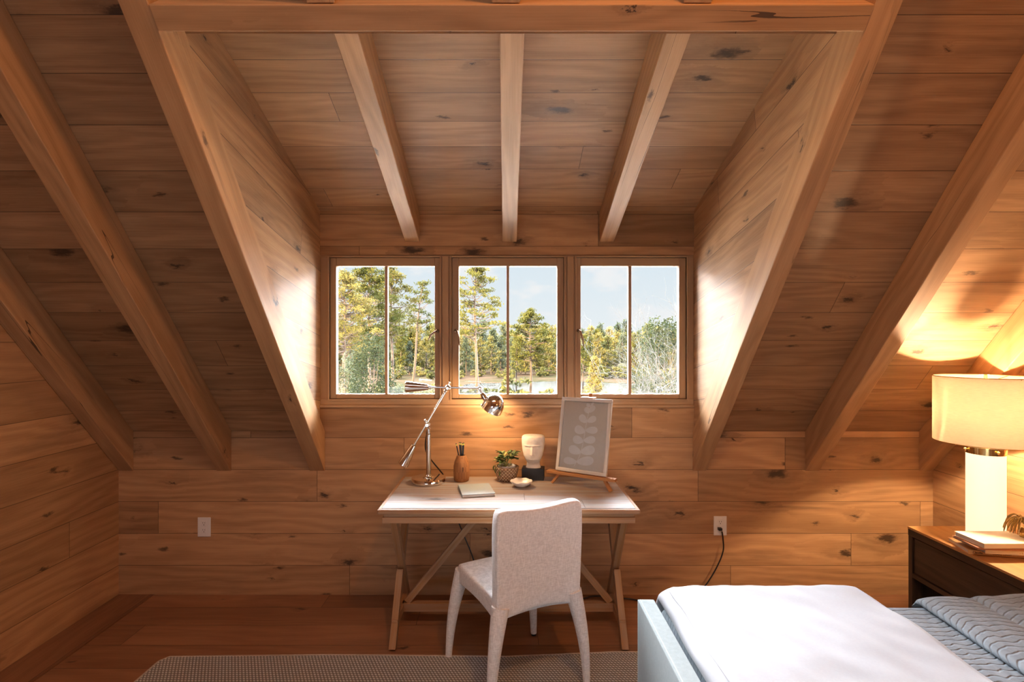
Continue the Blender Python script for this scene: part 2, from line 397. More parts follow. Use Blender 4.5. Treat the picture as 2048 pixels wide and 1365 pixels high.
def fabric(name, col, scale=900, contrast=.14, rough=.9, bump=.35, blot=.06):
    m, t, b = new_mat(name)
    o = t.sep(t.new('ShaderNodeTexCoord').outputs['Object'])
    a = t.noise(t.comb(t.m('MULTIPLY', o[0], scale * .12), t.m('MULTIPLY', o[1], scale * .12), t.m('MULTIPLY', o[2], scale)), 1, 2)
    c_ = t.noise(t.comb(t.m('MULTIPLY', o[0], scale), t.m('MULTIPLY', o[1], scale * .5), t.m('MULTIPLY', o[2], scale * .1)), 1, 2)
    wv = t.m('MULTIPLY', t.m('ADD', a, c_), .5)
    bl = t.noise(t.new('ShaderNodeTexCoord').outputs['Object'], 5, 3)
    f = t.m('ADD', t.rng(wv, .4, .6, 1 - contrast, 1 + contrast * .3), t.m('MULTIPLY', t.m('SUBTRACT', bl, .5), blot))
    t.put(b.inputs['Base Color'], t.mix(1.0, col, t.comb(f, f, f), 'MULTIPLY'))
    t.put(b.inputs['Normal'], t.bump(wv, bump, .001))
    b.inputs['Roughness'].default_value = rough; b.inputs['Specular IOR Level'].default_value = .2
    b.inputs['Sheen Weight'].default_value = .15
    return m
M_linen = fabric('oatmeal_linen', (.82, .82, .82), 420, .20)
M_velvet = fabric('pale_grey_green_upholstery', (.21, .245, .25), 500, .10, blot=.25)
M_white = fabric('white_cotton', (.34, .35, .37), 900, .03, bump=.1, blot=.03)
M_shade = None

def quilt_mat(name, col):
    m, t, b = new_mat(name)
    o = t.sep(t.new('ShaderNodeTexCoord').outputs['Object'])
    n1 = t.noise(t.comb(t.m('MULTIPLY', o[0], 14.0), t.m('MULTIPLY', o[1], 5.0), o[2]), 1, 3)
    y = t.m('ADD', t.m('DIVIDE', o[1], .029), t.m('MULTIPLY', t.m('SUBTRACT', n1, .5), 2.2))
    # the stitched channels follow the drape over the bed's far side
    y = t.m('SUBTRACT', y, t.m('DIVIDE', o[2], .029))
    fr = t.m('FRACT', y); d = t.m('MINIMUM', fr, t.m('SUBTRACT', 1.0, fr))
    seam = t.rng(d, 0.0, .20, 1.0, 0.0, True)
    row = t.m('FLOOR', y)
    pk = t.noise(t.comb(t.m('MULTIPLY', o[0], 45.0), t.m('MULTIPLY', row, 3.1), t.m('MULTIPLY', o[1], 12.0)), 1, 3)
    cr = t.noise(t.comb(t.m('MULTIPLY', o[0], 90.0), t.m('MULTIPLY', o[1], 70.0), o[2]), 1, 2)
    h = t.m('ADD', t.m('MULTIPLY', pk, .6), t.m('MULTIPLY', seam, -1.0)); h = t.m('ADD', h, t.m('MULTIPLY', cr, .2))
    f = t.m('SUBTRACT', t.rng(pk, .3, .7, .82, 1.05), t.m('MULTIPLY', seam, .13))
    t.put(b.inputs['Base Color'], t.mix(1.0, col, t.comb(f, f, f), 'MULTIPLY'))
    t.put(b.inputs['Normal'], t.bump(h, .5, .006))
    b.inputs['Roughness'].default_value = .9; b.inputs['Specular IOR Level'].default_value = .2
    return m
M_quilt = quilt_mat('grey_blue_stitched_quilt', (.23, .265, .295))

# rug weave
M_rug, t, b = new_mat('woven_rug')
o_ = t.sep(t.new('ShaderNodeTexCoord').outputs['Object'])
wx = t.m('MULTIPLY', o_[0], 62.0); wy = t.m('MULTIPLY', o_[1], 62.0)
r_ = t.m('FLOOR', wy); sx = t.m('ADD', wx, t.m('MULTIPLY', t.m('FRACT', t.m('MULTIPLY', r_, .5)), 1.0))
a_ = t.m('SUBTRACT', t.m('FRACT', sx), .5); b_2 = t.m('SUBTRACT', t.m('FRACT', wy), .5)
sk = t.m('ADD', a_, t.m('MULTIPLY', b_2, .5))
dd = t.m('SQRT', t.m('ADD', t.m('MULTIPLY', sk, sk), t.m('MULTIPLY', b_2, b_2)))
hh = t.rng(dd, .12, .52, 1.0, 0.0, True)
nv = t.noise(t.new('ShaderNodeTexCoord').outputs['Object'], 160, 2)
cc = t.mix(hh, (.20, .20, .19), (.80, .83, .84))
cc = t.mix(t.rng(nv, .4, .62, 0, .35), cc, (.30, .26, .21))
t.put(b.inputs['Base Color'], cc); t.put(b.inputs['Normal'], t.bump(hh, .7, .006)); b.inputs['Roughness'].default_value = .9
M_rugedge = fabric('rug_binding', (.50, .43, .36), 300, .2)
# basket
M_basket, t, b = new_mat('woven_seagrass')
uv = t.sep(t.new('ShaderNodeTexCoord').outputs['Object'])
ang = t.m('ARCTAN2', uv[1], uv[0])
rw = t.m('MULTIPLY', uv[2], 95.0)
q = t.m('SINE', t.m('ADD', t.m('MULTIPLY', ang, 20.0), t.m('MULTIPLY', t.m('FLOOR', rw), 3.14)))
q2 = t.m('SINE', t.m('MULTIPLY', t.m('FRACT', rw), 3.14159))
hb = t.m('MULTIPLY', t.m('MULTIPLY_ADD', q, .5, .5), q2)
nb = t.noise(t.new('ShaderNodeTexCoord').outputs['Object'], 90, 3)
cb = t.mix(hb, (.20, .10, .045), (.86, .70, .50)); cb = t.mix(t.rng(nb, .45, .65, 0, .35), cb, (.35, .22, .12))
t.put(b.inputs['Base Color'], cb); t.put(b.inputs['Normal'], t.bump(hb, 1.0, .005)); b.inputs['Roughness'].default_value = .8
# glass pane: mostly clear with a faint mirror
M_glass = bpy.data.materials.new('window_glass'); M_glass.use_nodes = True
t = NT(M_glass.node_tree); t.n.clear()
out = t.new('ShaderNodeOutputMaterial'); tr = t.new('ShaderNodeBsdfTransparent'); gl = t.new('ShaderNodeBsdfGlossy')
gl.inputs['Roughness'].default_value = .02; gl.inputs['Color'].default_value = (1, 1, 1, 1)
tr.inputs['Color'].default_value = (.97, .98, .98, 1)
fr = t.new('ShaderNodeFresnel'); fr.inputs['IOR'].default_value = 1.35
mx = t.new('ShaderNodeMixShader'); t.l.new(fr.outputs[0], mx.inputs[0]); t.l.new(tr.outputs[0], mx.inputs[1]); t.l.new(gl.outputs[0], mx.inputs[2])
t.l.new(mx.outputs[0], out.inputs[0])
# lamp shade: thin linen that lets the bulb glow through
M_shade = bpy.data.materials.new('lamp_shade_linen'); M_shade.use_nodes = True
t = NT(M_shade.node_tree); t.n.clear()
out = t.new('ShaderNodeOutputMaterial'); df = t.new('ShaderNodeBsdfDiffuse'); tl = t.new('ShaderNodeBsdfTranslucent')
oc = t.sep(t.new('ShaderNodeTexCoord').outputs['Object'])
wz = t.noise(t.comb(t.m('MULTIPLY', oc[0], 40.0), t.m('MULTIPLY', oc[1], 40.0), t.m('MULTIPLY', oc[2], 500.0)), 1, 2)
wf = t.rng(wz, .3, .7, .88, 1.0)
t.put(df.inputs[0], t.mix(1.0, (.86, .78, .66), t.comb(wf, wf, wf), 'MULTIPLY'))
t.put(tl.inputs[0], t.mix(1.0, (.88, .80, .66), t.comb(wf, wf, wf), 'MULTIPLY'))
mx = t.new('ShaderNodeMixShader'); mx.inputs[0].default_value = .37
t.l.new(df.outputs[0], mx.inputs[1]); t.l.new(tl.outputs[0], mx.inputs[2]); t.l.new(mx.outputs[0], out.inputs[0])
M_glow = plain('lit_frosted_glass', (.85, .80, .70), rough=.3, emis=(1.0, .80, .52), estr=1.15)
M_bulb = plain('lit_bulb', (1, 1, 1), rough=.3, emis=(1.0, .75, .45), estr=6.0)

# ------------------------------------------------------------------ room shell
WY = 3.465                    # inner face of the window wall
S = 1.107                     # slope of the main roof
ZK = 1.03                     # where the main roof meets the knee wall
SD, ZD = .35, 2.42            # dormer roof
XL, XR = -2.44, 2.69
CL, CR = -1.172, 1.184        # dormer cheeks
RY = .2                       # ridge
def zr(y): return ZK + S * (WY - y)
def zd(y): return ZD + SD * (WY - y)
ZRG = zr(RY); YB = 2 * RY - WY        # the roof falls again behind the camera
mb = MB(); mb.box((XL - .15, YB - .15, -.12), (XR + .15, WY + .15, 0)); struct(mb.build('floor', M_floor))
mb = MB(); mb.box((XL, YB, 0), (XL + .225, WY - .001, .0035), (0, 1, 0)); struct(mb.build('trim_1', M_floor))

mb = MB()
mb.box((XL - .15, WY, 0), (CL, WY + .14, 1.10)); mb.box((CR, WY, 0), (XR + .15, WY + .14, 1.10))
mb.box((CL, WY, 0), (CR, WY + .14, 1.183)); mb.box((CL - .1, WY, 2.143), (CR + .1, WY + .14, 2.50))
struct(mb.build('wall_back', M_wall))
mb = MB(); mb.box((XL - .15, YB - .14, 0), (XR + .15, YB, 1.10)); struct(mb.build('wall_front', M_wall))
for nm, x, vx in (('wall_left', XL, -.15), ('wall_right', XR, .15)):
    mb = MB(); mb.prism([(x, WY + .14, 0), (x, WY + .14, ZK + .05), (x, RY, ZRG + .2), (x, YB - .14, ZK + .05), (x, YB - .14, 0)], (vx, 0, 0), (0, 1, 0))
    struct(mb.build(nm, M_side))

def roof_slab(mb, x0, x1, y0, y1, sgn=1):
    """slab of the main roof between wall distances; y0 nearer the eave"""
    if sgn > 0: P = [(x0, y0, zr(y0)), (x1, y0, zr(y0)), (x1, y1, zr(y1)), (x0, y1, zr(y1))]
    else: P = [(x0, 2 * RY - y0, zr(y0)), (x1, 2 * RY - y0, zr(y0)), (x1, 2 * RY - y1, zr(y1)), (x0, 2 * RY - y1, zr(y1))]
    mb.prism(P, (0, 0, .16))
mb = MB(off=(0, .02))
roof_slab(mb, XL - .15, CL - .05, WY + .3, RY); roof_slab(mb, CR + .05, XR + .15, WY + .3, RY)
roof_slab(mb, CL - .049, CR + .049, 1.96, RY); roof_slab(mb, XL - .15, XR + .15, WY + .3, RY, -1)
struct(mb.build('ceiling', M_ceil_shaded))
mb = MB(off=(.7, .01))
y1 = 1.60
mb.prism([(CL - .1, WY + .35, zd(WY + .35)), (CR + .1, WY + .35, zd(WY + .35)), (CR + .1, y1, zd(y1)), (CL - .1, y1, zd(y1))], (0, 0, .14))
struct(mb.build('ceiling_dormer', M_dorm))
for nm, x, vx in (('wall_dormer_left', CL, -.1), ('wall_dormer_right', CR, .1)):
    mb = MB(off=(1.3 if vx < 0 else 4.1, 0)); ya = 1.62
    mb.prism([(x, WY + .14, 1.00), (x, WY + .14, zd(WY + .14)), (x, ya, zd(ya)), (x, ya, zr(ya) - .06), (x, WY, ZK - .05)], (vx, 0, 0), (0, .985, -.17))
    struct(mb.build(nm, M_side))

# ------------------------------------------------------------------ beams
def main_rafter(x0, x1, label, y_low=WY, y_hi=RY):
    mb = MB(off=(x0, 0)); dp = .25
    mb.prism([(x0, y_low, zr(y_low) - dp), (x0, y_low, zr(y_low)), (x0, y_hi, zr(y_hi)), (x0, y_hi, zr(y_hi) - dp)], (x1 - x0, 0, 0), (0, -1, S))
    o = mb.build('ceiling_rafter', M_beam, bevel=.004)
    tag(o, label, 'beam', 'rafters under the steep roof')
    return o
main_rafter(-2.438, -2.346, 'leftmost oak rafter of steep roof, running against the left side wall')
main_rafter(-1.824, -1.729, 'oak rafter in the middle of the dark left roof slope')
main_rafter(-1.235, -1.140, 'oak rafter along left edge of the dormer opening')
main_rafter(1.175, 1.263, 'oak rafter along right edge of the dormer opening')
main_rafter(1.883, 1.975, 'oak rafter in the middle of the right roof slope, left of the bedside lamp')
main_rafter(2.600, 2.688, 'short-looking rafter behind the bedside lamp shade against the right side wall')
# header beam across the dormer, lying square in the slope
L_ = math.sqrt(1 + S * S); e1 = Vector((0, -1, S)) / L_; nin = Vector((0, -S, -1)) / L_
c0 = Vector((0, 1.805, zr(1.805) - .25)); c1 = Vector((0, 1.753, zr(1.753) - .25)) + nin * 0
mb = MB(off=(5, 0))
q = [c0 + nin * .006, c1 + nin * .006, c1 - nin * .175, c0 - nin * .175]
mb.prism([(-1.139, p.y, p.z) for p in q], (1.174 + 1.139, 0, 0), (1, 0, 0))
tag(mb.build('header_beam', M_beam, bevel=.004), 'orange-lit horizontal oak beam across the top of the dormer opening', 'beam')
for x, lb in ((-.59, 'left'), (0.0, 'middle'), (.61, 'right')):
    mb = MB(off=(x * 3, .3)); ya = 1.752; x0, x1 = x - .046, x + .046
    mb.prism([(x0, ya, zr(ya) - .25), (x0, ya - .001, zr(ya)), (x0, RY, ZRG), (x0, RY, ZRG - .25)], (x1 - x0, 0, 0), (0, -1, S))
    tag(mb.build('upper_rafter', M_beam, bevel=.003), {'left': 'leftmost of three stub rafter ends above the header beam at the top edge',
        'middle': 'middle of three stub rafter ends above the header beam at the top edge',
        'right': 'rightmost of three stub rafter ends above the header beam at the top edge'}[lb], 'beam', 'rafter ends above the header beam')
for (xa, xb, lb) in ((-.642, -.537, 'left'), (-.022, .066, 'middle'), (.584, .686, 'right')):
    mb = MB(off=(xa * 5, .1)); ya = 1.97; dp = .196
    w_ = .0905; xc = (xa + xb) / 2; x0, x1 = xc - w_ / 2, xc + w_ / 2
    mb.prism([(x0, WY, zd(WY) - dp), (x0, WY, zd(WY)), (x0, ya, zd(ya)), (x0, ya, zd(ya) - dp)], (x1 - x0, 0, 0), (0, -1, SD))
    tag(mb.build('dormer_rafter', M_beam, bevel=.004), {'left': 'pale oak rafter left of centre under the dormer ceiling, above the left window',
        'middle': 'pale oak rafter in the centre of the dormer ceiling, above the middle window',
        'right': 'pale oak rafter right of centre under the dormer ceiling, above the right window'}[lb], 'beam', 'rafters under the dormer ceiling')

# ------------------------------------------------------------------ windows
KW = 317.5
def wx_(px): return (px - 1012) / KW
def wz_(py): return 1.6 - (py - 682.5) / KW
mb = MB()   # surround with mullions
X0, X1, Z0, Z1 = CL, CR, 1.183, 2.143
cells = [(658, 879.5), (903, 1128.5), (1153, 1374)]
ya, yb = WY + .006, WY + .12
mb.box((X0, ya, wz_(514.5)), (X1, yb, Z1)); mb.box((X0, ya, Z0 + .014), (X1, yb, wz_(799)))
xs = [X0] + [wx_(v) for c in cells for v in c] + [X1]
for i in range(0, 8, 2): mb.box((xs[i], ya, wz_(799)), (xs[i + 1], yb, wz_(514.5)), (0, 0, 1))
struct(mb.build('trim_2', M_win, bevel=.002))
mb = MB(); mb.box((X0 - .0, WY - .010, Z0 - .002), (X1 + .0, WY + .04, Z0 + .014)); struct(mb.build('trim_3', M_win, bevel=.003))
mb = MB()   # thin moulding round each cell and along the mullions
for (a, c) in cells:
    xa, xb = wx_(a), wx_(c); za, zb = wz_(799), wz_(514.5)
    for lo, hi, g in (((xa - .009, 0, za - .009), (xa, 0, zb + .009), (0, 0, 1)), ((xb, 0, za - .009), (xb + .009, 0, zb + .009), (0, 0, 1)),
                      ((xa, 0, zb), (xb, 0, zb + .009), (1, 0, 0)), ((xa, 0, za - .009), (xb, 0, za), (1, 0, 0))):
        mb.box((lo[0], WY - .003, lo[2]), (hi[0], WY + .02, hi[2]), g)
for xm in (wx_(891), wx_(1140.5)):
    mb.box((xm - .019, WY - .006, wz_(806)), (xm + .019, WY + .02, wz_(513)), (0, 0, 1))
struct(mb.build('trim_4', M_win, bevel=.0015))
glasspx = [((670, 767.5), (773, 868.5)), ((917, 1013), (1018.5, 1115)), ((1162.5, 1259), (1265, 1360.5))]
for wi, ((a, c), gp) in enumerate(zip(cells, glasspx)):
    root = thing('window_%d' % (wi + 1), ['left casement window with the holly bush outside', 'middle casement window with the tall pine outside', 'right casement window with the bare shrub outside'][wi],
                 'window', (wx_((a + c) / 2), WY + .05, wz_(799)))
    struct(root); ox, oy, oz = root.location
    def L(x, y, z): return (x - ox, y - oy, z - oz)
    xa, xb, za, zb = wx_(a) + .001, wx_(c) - .001, wz_(798.7), wz_(514.8)
    ga, gb = wx_(gp[0][0]), wx_(gp[1][1]); gza, gzb = wz_(789.5), wz_(531.5)
    y0, y1 = WY + .022, WY + .07
    mb = MB(off=(wi, 0))
    mb.box(L(xa, y0, za), L(ga, y1, zb), (0, 0, 1)); mb.box(L(gb, y0, za), L(xb, y1, zb), (0, 0, 1))
    mb.box(L(ga, y0, gzb), L(gb, y1, zb)); mb.box(L(ga, y0, za), L(gb, y1, gza))
    mb.build('window_sash', M_win, root, bevel=.003)
    mb = MB(); mb.box(L(wx_(gp[0][1]), y0 + .006, gza), L(wx_(gp[1][0]), y1 - .004, gzb), (0, 0, 1))
    mb.build('muntin', M_win, root, bevel=.003)
    mb = MB(); mb.box(L(ga - .004, WY + .05, gza - .004), L(gb + .004, WY + .053, gzb + .004)); mb.build('window_pane', M_glass, root)
    # lever latch on the stile
    hx, sg = ((wx_(874), -1), (wx_(911), 1), (wx_(1158), 1))[wi]
    hz = wz_(662)
    hr = MB(); hr.lathe([(.0, 0), (.011, 0), (.012, .004), (.008, .010), (.0, .011)], 16, Matrix.Translation(L(hx, y0, hz)) @ Matrix.Rotation(R(90), 4, 'X'))
    hd = hr.build('window_handle', M_bronze, root, smooth=True)
    lv = MB(); p0 = Vector(L(hx, y0 - .012, hz)); dx = (.055, .028, .03)[wi] * sg; dz = -(.06, .10, .10)[wi]
    lv.tube([p0, p0 + Vector((dx * .3, -.012, -.002 if wi else -.01)), p0 + Vector((dx * .7, -.012, dz * .45)), p0 + Vector((dx, -.01, dz))], [(.006, .005), (.007, .005), (.008, .004), (.003, .003)], 10)
    lv.build('lever', M_bronze, hd, smooth=True)

# ------------------------------------------------------------------ wall outlets
def outlet(x, z, label):
    root = thing('wall_outlet', label, 'wall outlet', (x, WY, z))
    mb = MB(); mb.box((-.041, -.006, -.061), (.041, 0, .061)); mb.build('cover_plate', M_plate, root, bevel=.003)
    for dz in (.022, -.022):
        mb = MB(); mb.box((-.017, -.0075, dz - .019), (.017, -.005, dz + .019)); r = mb.build('receptacle', M_plate, root, bevel=.001)
        mb = MB(); mb.box((-.0075, -.0079, dz + .001), (-.0055, -.0074, dz + .010)); mb.box((.0050, -.0079, dz + .001), (.0070, -.0074, dz + .009))
        mb.lathe([(0, 0), (.0028, 0), (.0028, .0006), (0, .0006)], 10, Matrix.Translation((0, -.0073, dz - .007)) @ Matrix.Rotation(R(90), 4, 'X'))
        mb.build('slot', M_slot, r)
    return root
outlet(wx_(409), wz_(1054.5), 'white wall outlet with nothing plugged in, left of the desk')
outlet(wx_(1440), wz_(1052), 'white wall outlet with a black plug in it, right of the desk')

# ------------------------------------------------------------------ desk
DX, DY = .0137, 3.076
desk = thing('writing_desk', 'whitewashed wooden trestle desk with crossed legs under the windows', 'desk', (DX, DY, 0))
mb = MB(off=(3, .05)); hw, hd_ = .656, .340
mb.box((-hw + .02, -hd_ + .02, .752), (hw - .02, hd_ - .02, .7615)); mb.build('desktop', M_desk_top, desk, bevel=.002)
def ring_box(mb, w0, d0, z0, z1, w1, d1):
    mb.box((-w0, -d0, z0), (w0, -d1, z1)); mb.box((-w0, d1, z0), (w0, d0, z1))
    mb.box((-w0, -d1, z0), (-w1, d1, z1), (0, 1, 0)); mb.box((w1, -d1, z0), (w0, d1, z1), (0, 1, 0))
mb = MB(off=(7, 0)); ring_box(mb, hw, hd_, .734, .7595, hw - .022, hd_ - .022); mb.box((-hw + .022, -hd_ + .022, .735), (hw - .022, hd_ - .022, .752))
mb.build('edge_moulding', M_desk, desk, bevel=.007)
mb = MB(off=(9, 0)); ring_box(mb, hw - .028, hd_ - .02, .716, .734, hw - .06, hd_ - .05); ring_box(mb, hw - .022, hd_ - .014, .686, .716, hw - .06, hd_ - .05)
mb.build('apron', M_desk, desk, bevel=.003)
for sx in (-1, 1):
    x = .600 * sx
    for sg in (-1, 1):
        mb = MB(off=(sx, sg))
        # one full leg of the cross, the other halved over it
        a = Vector((x + .018 * sg * 0, .232 * sg, .0)); b_ = Vector((x, -.222 * sg, .70))
        d = (b_ - a)
        if sg == 1:
            mb.bar(a, b_, .036, .047, (0, 1, 0))
            mb.v = [Vector((p.x, p.y, max(p.z, 0.0))) for p in mb.v]
            mb.build('leg', M_desk, desk, bevel=.002)
        else:
            mid = (a + b_) / 2
            mb.bar(a, mid - d.normalized() * .028, .036, .047, (0, 1, 0)); mb.bar(mid + d.normalized() * .028, b_, .036, .047, (0, 1, 0))
            mb.v = [Vector((p.x, p.y, max(p.z, 0.0))) for p in mb.v]
            mb.build('leg', M_desk, desk, bevel=.002)
    mb = MB(off=(sx, 3)); mb.box((x - .015, -.185, .088), (x + .015, .185, .130), (0, 1, 0)); mb.build('foot_rail', M_desk, desk, bevel=.002)
    mb = MB(off=(sx, 5)); mb.bar((x - .03 * sx, 0.02, .135), (.105 * sx, 0.02, .70), .03, .036, (0, 0, 1)); mb.build('brace', M_desk, desk, bevel=.002)
mb = MB(off=(2, 6)); mb.box((-.598, .0, .084), (.598, .042, .130)); mb.build('stretcher', M_desk, desk, bevel=.002)

# ------------------------------------------------------------------ desk lamp
DT = .7615
def rotM(frm, axis):
    q = Vector((0, 0, 1)).rotation_difference(Vector(axis).normalized())
    return Matrix.Translation(frm) @ q.to_matrix().to_4x4()
lx, ly = -.459, 3.262
lamp = thing('desk_lamp', 'polished nickel adjustable desk lamp with two cone counterweights', 'lamp', (lx, ly, DT))
mb = MB(); mb.lathe([(0, 0), (.098, 0), (.101, .004), (.101, .026), (.099, .030), (.040, .0315), (.034, .036), (.020, .040), (.014, .050), (.0, .050)], 48)
mb.build('base', M_chrome, lamp, smooth=True, auto=35)
jz = 1.104 - DT
mb = MB(); mb.lathe([(0, .045), (.0150, .045), (.0150, .27), (.0155, .272), (.0155, .285), (.011, .290), (.011, .315), (.014, .318), (.010, .325), (0, .325)], 24)
mb.build('post', M_chrome, lamp, smooth=True, auto=35)
J1 = Vector((-.006, 0, jz)); J2 = Vector((-.345 - lx, 0, 1.322 - DT)); JL = Vector((-.605 - lx, 0, .875 - DT))
dl_ = (J1 - J2).normalized()
def ball(mb, p, r): mb.lathe([(r * math.sin(PI * k / 10), -r * math.cos(PI * k / 10)) for k in range(11)], 18, Matrix.Translation(p))
mb = MB(); ball(mb, J1, .017); mb.tube([J1 + Vector((0, -.03, 0)), J1 + Vector((0, .03, 0))], .009, 14); ball(mb, J1 + Vector((-.012, -.012, .024)), .009); ball(mb, J1 + Vector((.012, -.02, .0)), .008)
mb.build('lower_joint', M_chrome, lamp, smooth=True, auto=50)
mb = MB(); mb.tube([JL - dl_ * .12, J2], .0072, 14); mb.build('main_arm', M_chrome, lamp, smooth=True, auto=50)
def cone_weight(tip, d):
    mb = MB(); d = Vector(d).normalized()
    mb.lathe([(0, -.012), (.010, -.012), (.010, 0), (.0165, .003), (.0185, .012), (.0335, .128), (.034, .134), (.031, .137), (.0, .137)], 32, rotM(tip, d))
    return mb.build('counterweight', M_chrome, lamp, smooth=True, auto=35)
dl = (J1 - J2).normalized()
cone_weight(JL - dl * .125, dl)
mb = MB(); ball(mb, J2, .0175); mb.tube([J2 + Vector((0, -.028, 0)), J2 + Vector((0, .028, 0))], .008, 14)
mb.tube([J2, J2 + Vector((.012, -.01, .034))], .0035, 8); ball(mb, J2 + Vector((-.012, -.012, -.018)), .010)
mb.build('upper_joint', M_chrome, lamp, smooth=True, auto=50)
J3 = J2 + Vector((.190, 0, -.002))
mb = MB(); mb.tube([J2 - Vector((.115, 0, -.004)), J3], .0062, 14); mb.build('head_arm', M_chrome, lamp, smooth=True, auto=50)
cone_weight(J2 - Vector((.113, 0, -.004)), (-1, 0, .02))
mb = MB(); ball(mb, J3, .0125); mb.tube([J3 + Vector((0, -.022, 0)), J3 + Vector((0, .022, 0))], .006, 12)
nk = J3 + Vector((.012, 0, -.030)); mb.tube([J3, nk], .007, 12)
mb.build('head_joint', M_chrome, lamp, smooth=True, auto=50)
HC = J3 + Vector((.074, 0, -.112))      # centre of the hood
ax = Vector((-.45, .28, -.84)).normalized()
mb = MB()
mb.tube([nk, nk + Vector((.008, 0, -.012))], [.013, .015], 16); mb.tube([nk + Vector((.008, 0, -.012)), nk + Vector((.018, 0, -.032))], [.018, .018], 18)
mb.tube([nk + Vector((.018, 0, -.032)), nk + Vector((.034, 0, -.055))], [.0165, .022], 18)
sock = mb.build('lamp_socket', M_chrome, lamp, smooth=True, auto=50)
mb = MB(); pr = []
for k in range(15):
    a = PI / 2 * k / 14; pr.append((.0655 * math.sin(a) if k else 0.0, -.083 * math.cos(a)))
pr += [(.0655, .012), (.067, .016), (.0645, .017), (.063, .012)]
for k in range(14, -1, -1):
    a = PI / 2 * k / 14; pr.append((.063 * math.sin(a) if k else 0.0, -.0805 * math.cos(a)))
mb.lathe(pr, 40, rotM(HC, ax)); mb.build('lamp_hood', M_chrome, lamp, smooth=True, auto=60)
mb = MB(); ball(mb, HC - ax * .015, .022); mb.build('light_bulb', M_bulb, lamp, smooth=True)
sp = light('desk_lamp_bulb', 'POINT', tuple(lamp.location + HC + ax * .022), 8.5, (1.0, .62, .32), shadow_soft_size=.012)
CT = -DT + .0045     # cord on the floor, in lamp coordinates
def smooth_path(P, n=8):
    P = [Vector(p) for p in P]; out = []
    for i in range(len(P) - 1):
        p0 = P[max(i - 1, 0)]; p1 = P[i]; p2 = P[i + 1]; p3 = P[min(i + 2, len(P) - 1)]
        for k in range(n):
            s_ = k / n
            out.append(.5 * ((2 * p1) + (p2 - p0) * s_ + (2 * p0 - 5 * p1 + 4 * p2 - p3) * s_ ** 2 + (3 * p1 - p0 - 3 * p2 + p3) * s_ ** 3))
    out.append(P[-1]); return out
def W(px, py, Y): return Vector(((px - 1012) * Y / 1100, Y, 1.6 - (py - 682.5) * Y / 1100))
cordp = [W(857, 850, 3.275), W(851, 885, 3.30), W(853, 905, 3.32), W(866, 925, 3.36), W(880, 942, 3.40), W(887, 953, 3.437), W(895, 985, 3.445), W(918, 1047, 3.44), W(941, 1103, 3.42), W(960, 1150, 3.38),
         Vector((-.02, 3.30, .03)), Vector((.12, 3.27, .0045)), Vector((.30, 3.26, .0045)), W(1180, 1196, 3.43), W(1240, 1197, 3.41), W(1276, 1204, 3.38), W(1322, 1217, 3.29)]
for p in cordp[13:]: p.z = max(.0045, p.z)
cordp += [Vector((1.08, 3.33, .0045)), Vector((1.16, 3.44, .03)), W(1405, 1178, 3.445), W(1430, 1142, 3.445), W(1446, 1104, 3.445), W(1446, 1078, 3.44), W(1444, 1064, 3.435)]
L0 = lamp.location.copy()
mb = MB(); mb.tube([p - L0 for p in smooth_path(cordp, 8)], .0042, 8); cord = mb.build('power_cord', M_black, lamp, smooth=True)
mb = MB(); c_ = W(1441, 1059.5, 3.44) - L0; mb.box((c_.x - .013, 3.432 - L0.y, c_.z - .008), (c_.x + .010, WY - .008 - L0.y, c_.z + .009)); mb.build('plug', M_black, cord, bevel=.003)

# ------------------------------------------------------------------ pencil vase and pencils
vx, vy = -.267, 3.30
mb = MB(off=(1, 1)); prof = [(0, 0), (.040, 0), (.0445, .004), (.0465, .02), (.0485, .06), (.0475, .09), (.042, .115), (.033, .137), (.029, .149), (.027, .153), (.022, .153), (.021, .12), (0, .10)]
v_ = mb.lathe(prof, 36, Matrix.Translation((vx, vy, DT))); v_ = mb.build('wooden_pencil_vase', M_vase, smooth=True, auto=45, loc=(vx, vy, DT))
tag(v_, 'turned brown wooden vase holding black pencils on the desk', 'vase')
pl = ['leftmost black pencil in the wooden vase', 'black pencil second from the left in the wooden vase', 'middle black pencil in the wooden vase',
      'black pencil second from the right in the wooden vase', 'rightmost black pencil in the wooden vase']
for k, (dx, dy, tx, ty) in enumerate(((-.013, -.002, -.030, -.004), (-.006, .009, -.012, .012), (.000, -.010, -.001, -.014), (.007, .006, .008, .010), (.013, -.003, .016, -.002))):
    root = thing('pencil', pl[k], 'pencil', (vx, vy, DT + .101), group='black pencils in the wooden vase')
    a = Vector((dx * .5, dy * .5, .002)); b_ = Vector((tx - .002, ty, .124 + .004 * ((k * 7) % 3))); d = (b_ - a)
    mb = MB(); mb.tube([a, a + d * .88], .0037, 6); mb.build('shaft', M_pencil, root)
    mb = MB(); mb.tube([a + d * .88, a + d * .91], .0041, 8); mb.tube([a + d * .925, a + d * .955], .0041, 8); mb.build('ferrule', M_band, root, smooth=True, auto=40)
    mb = MB(); mb.tube([a + d * .905, a + d * 1.0], [.0036, .0034], 8); mb.build('eraser', M_eraser, root, smooth=True, auto=40)

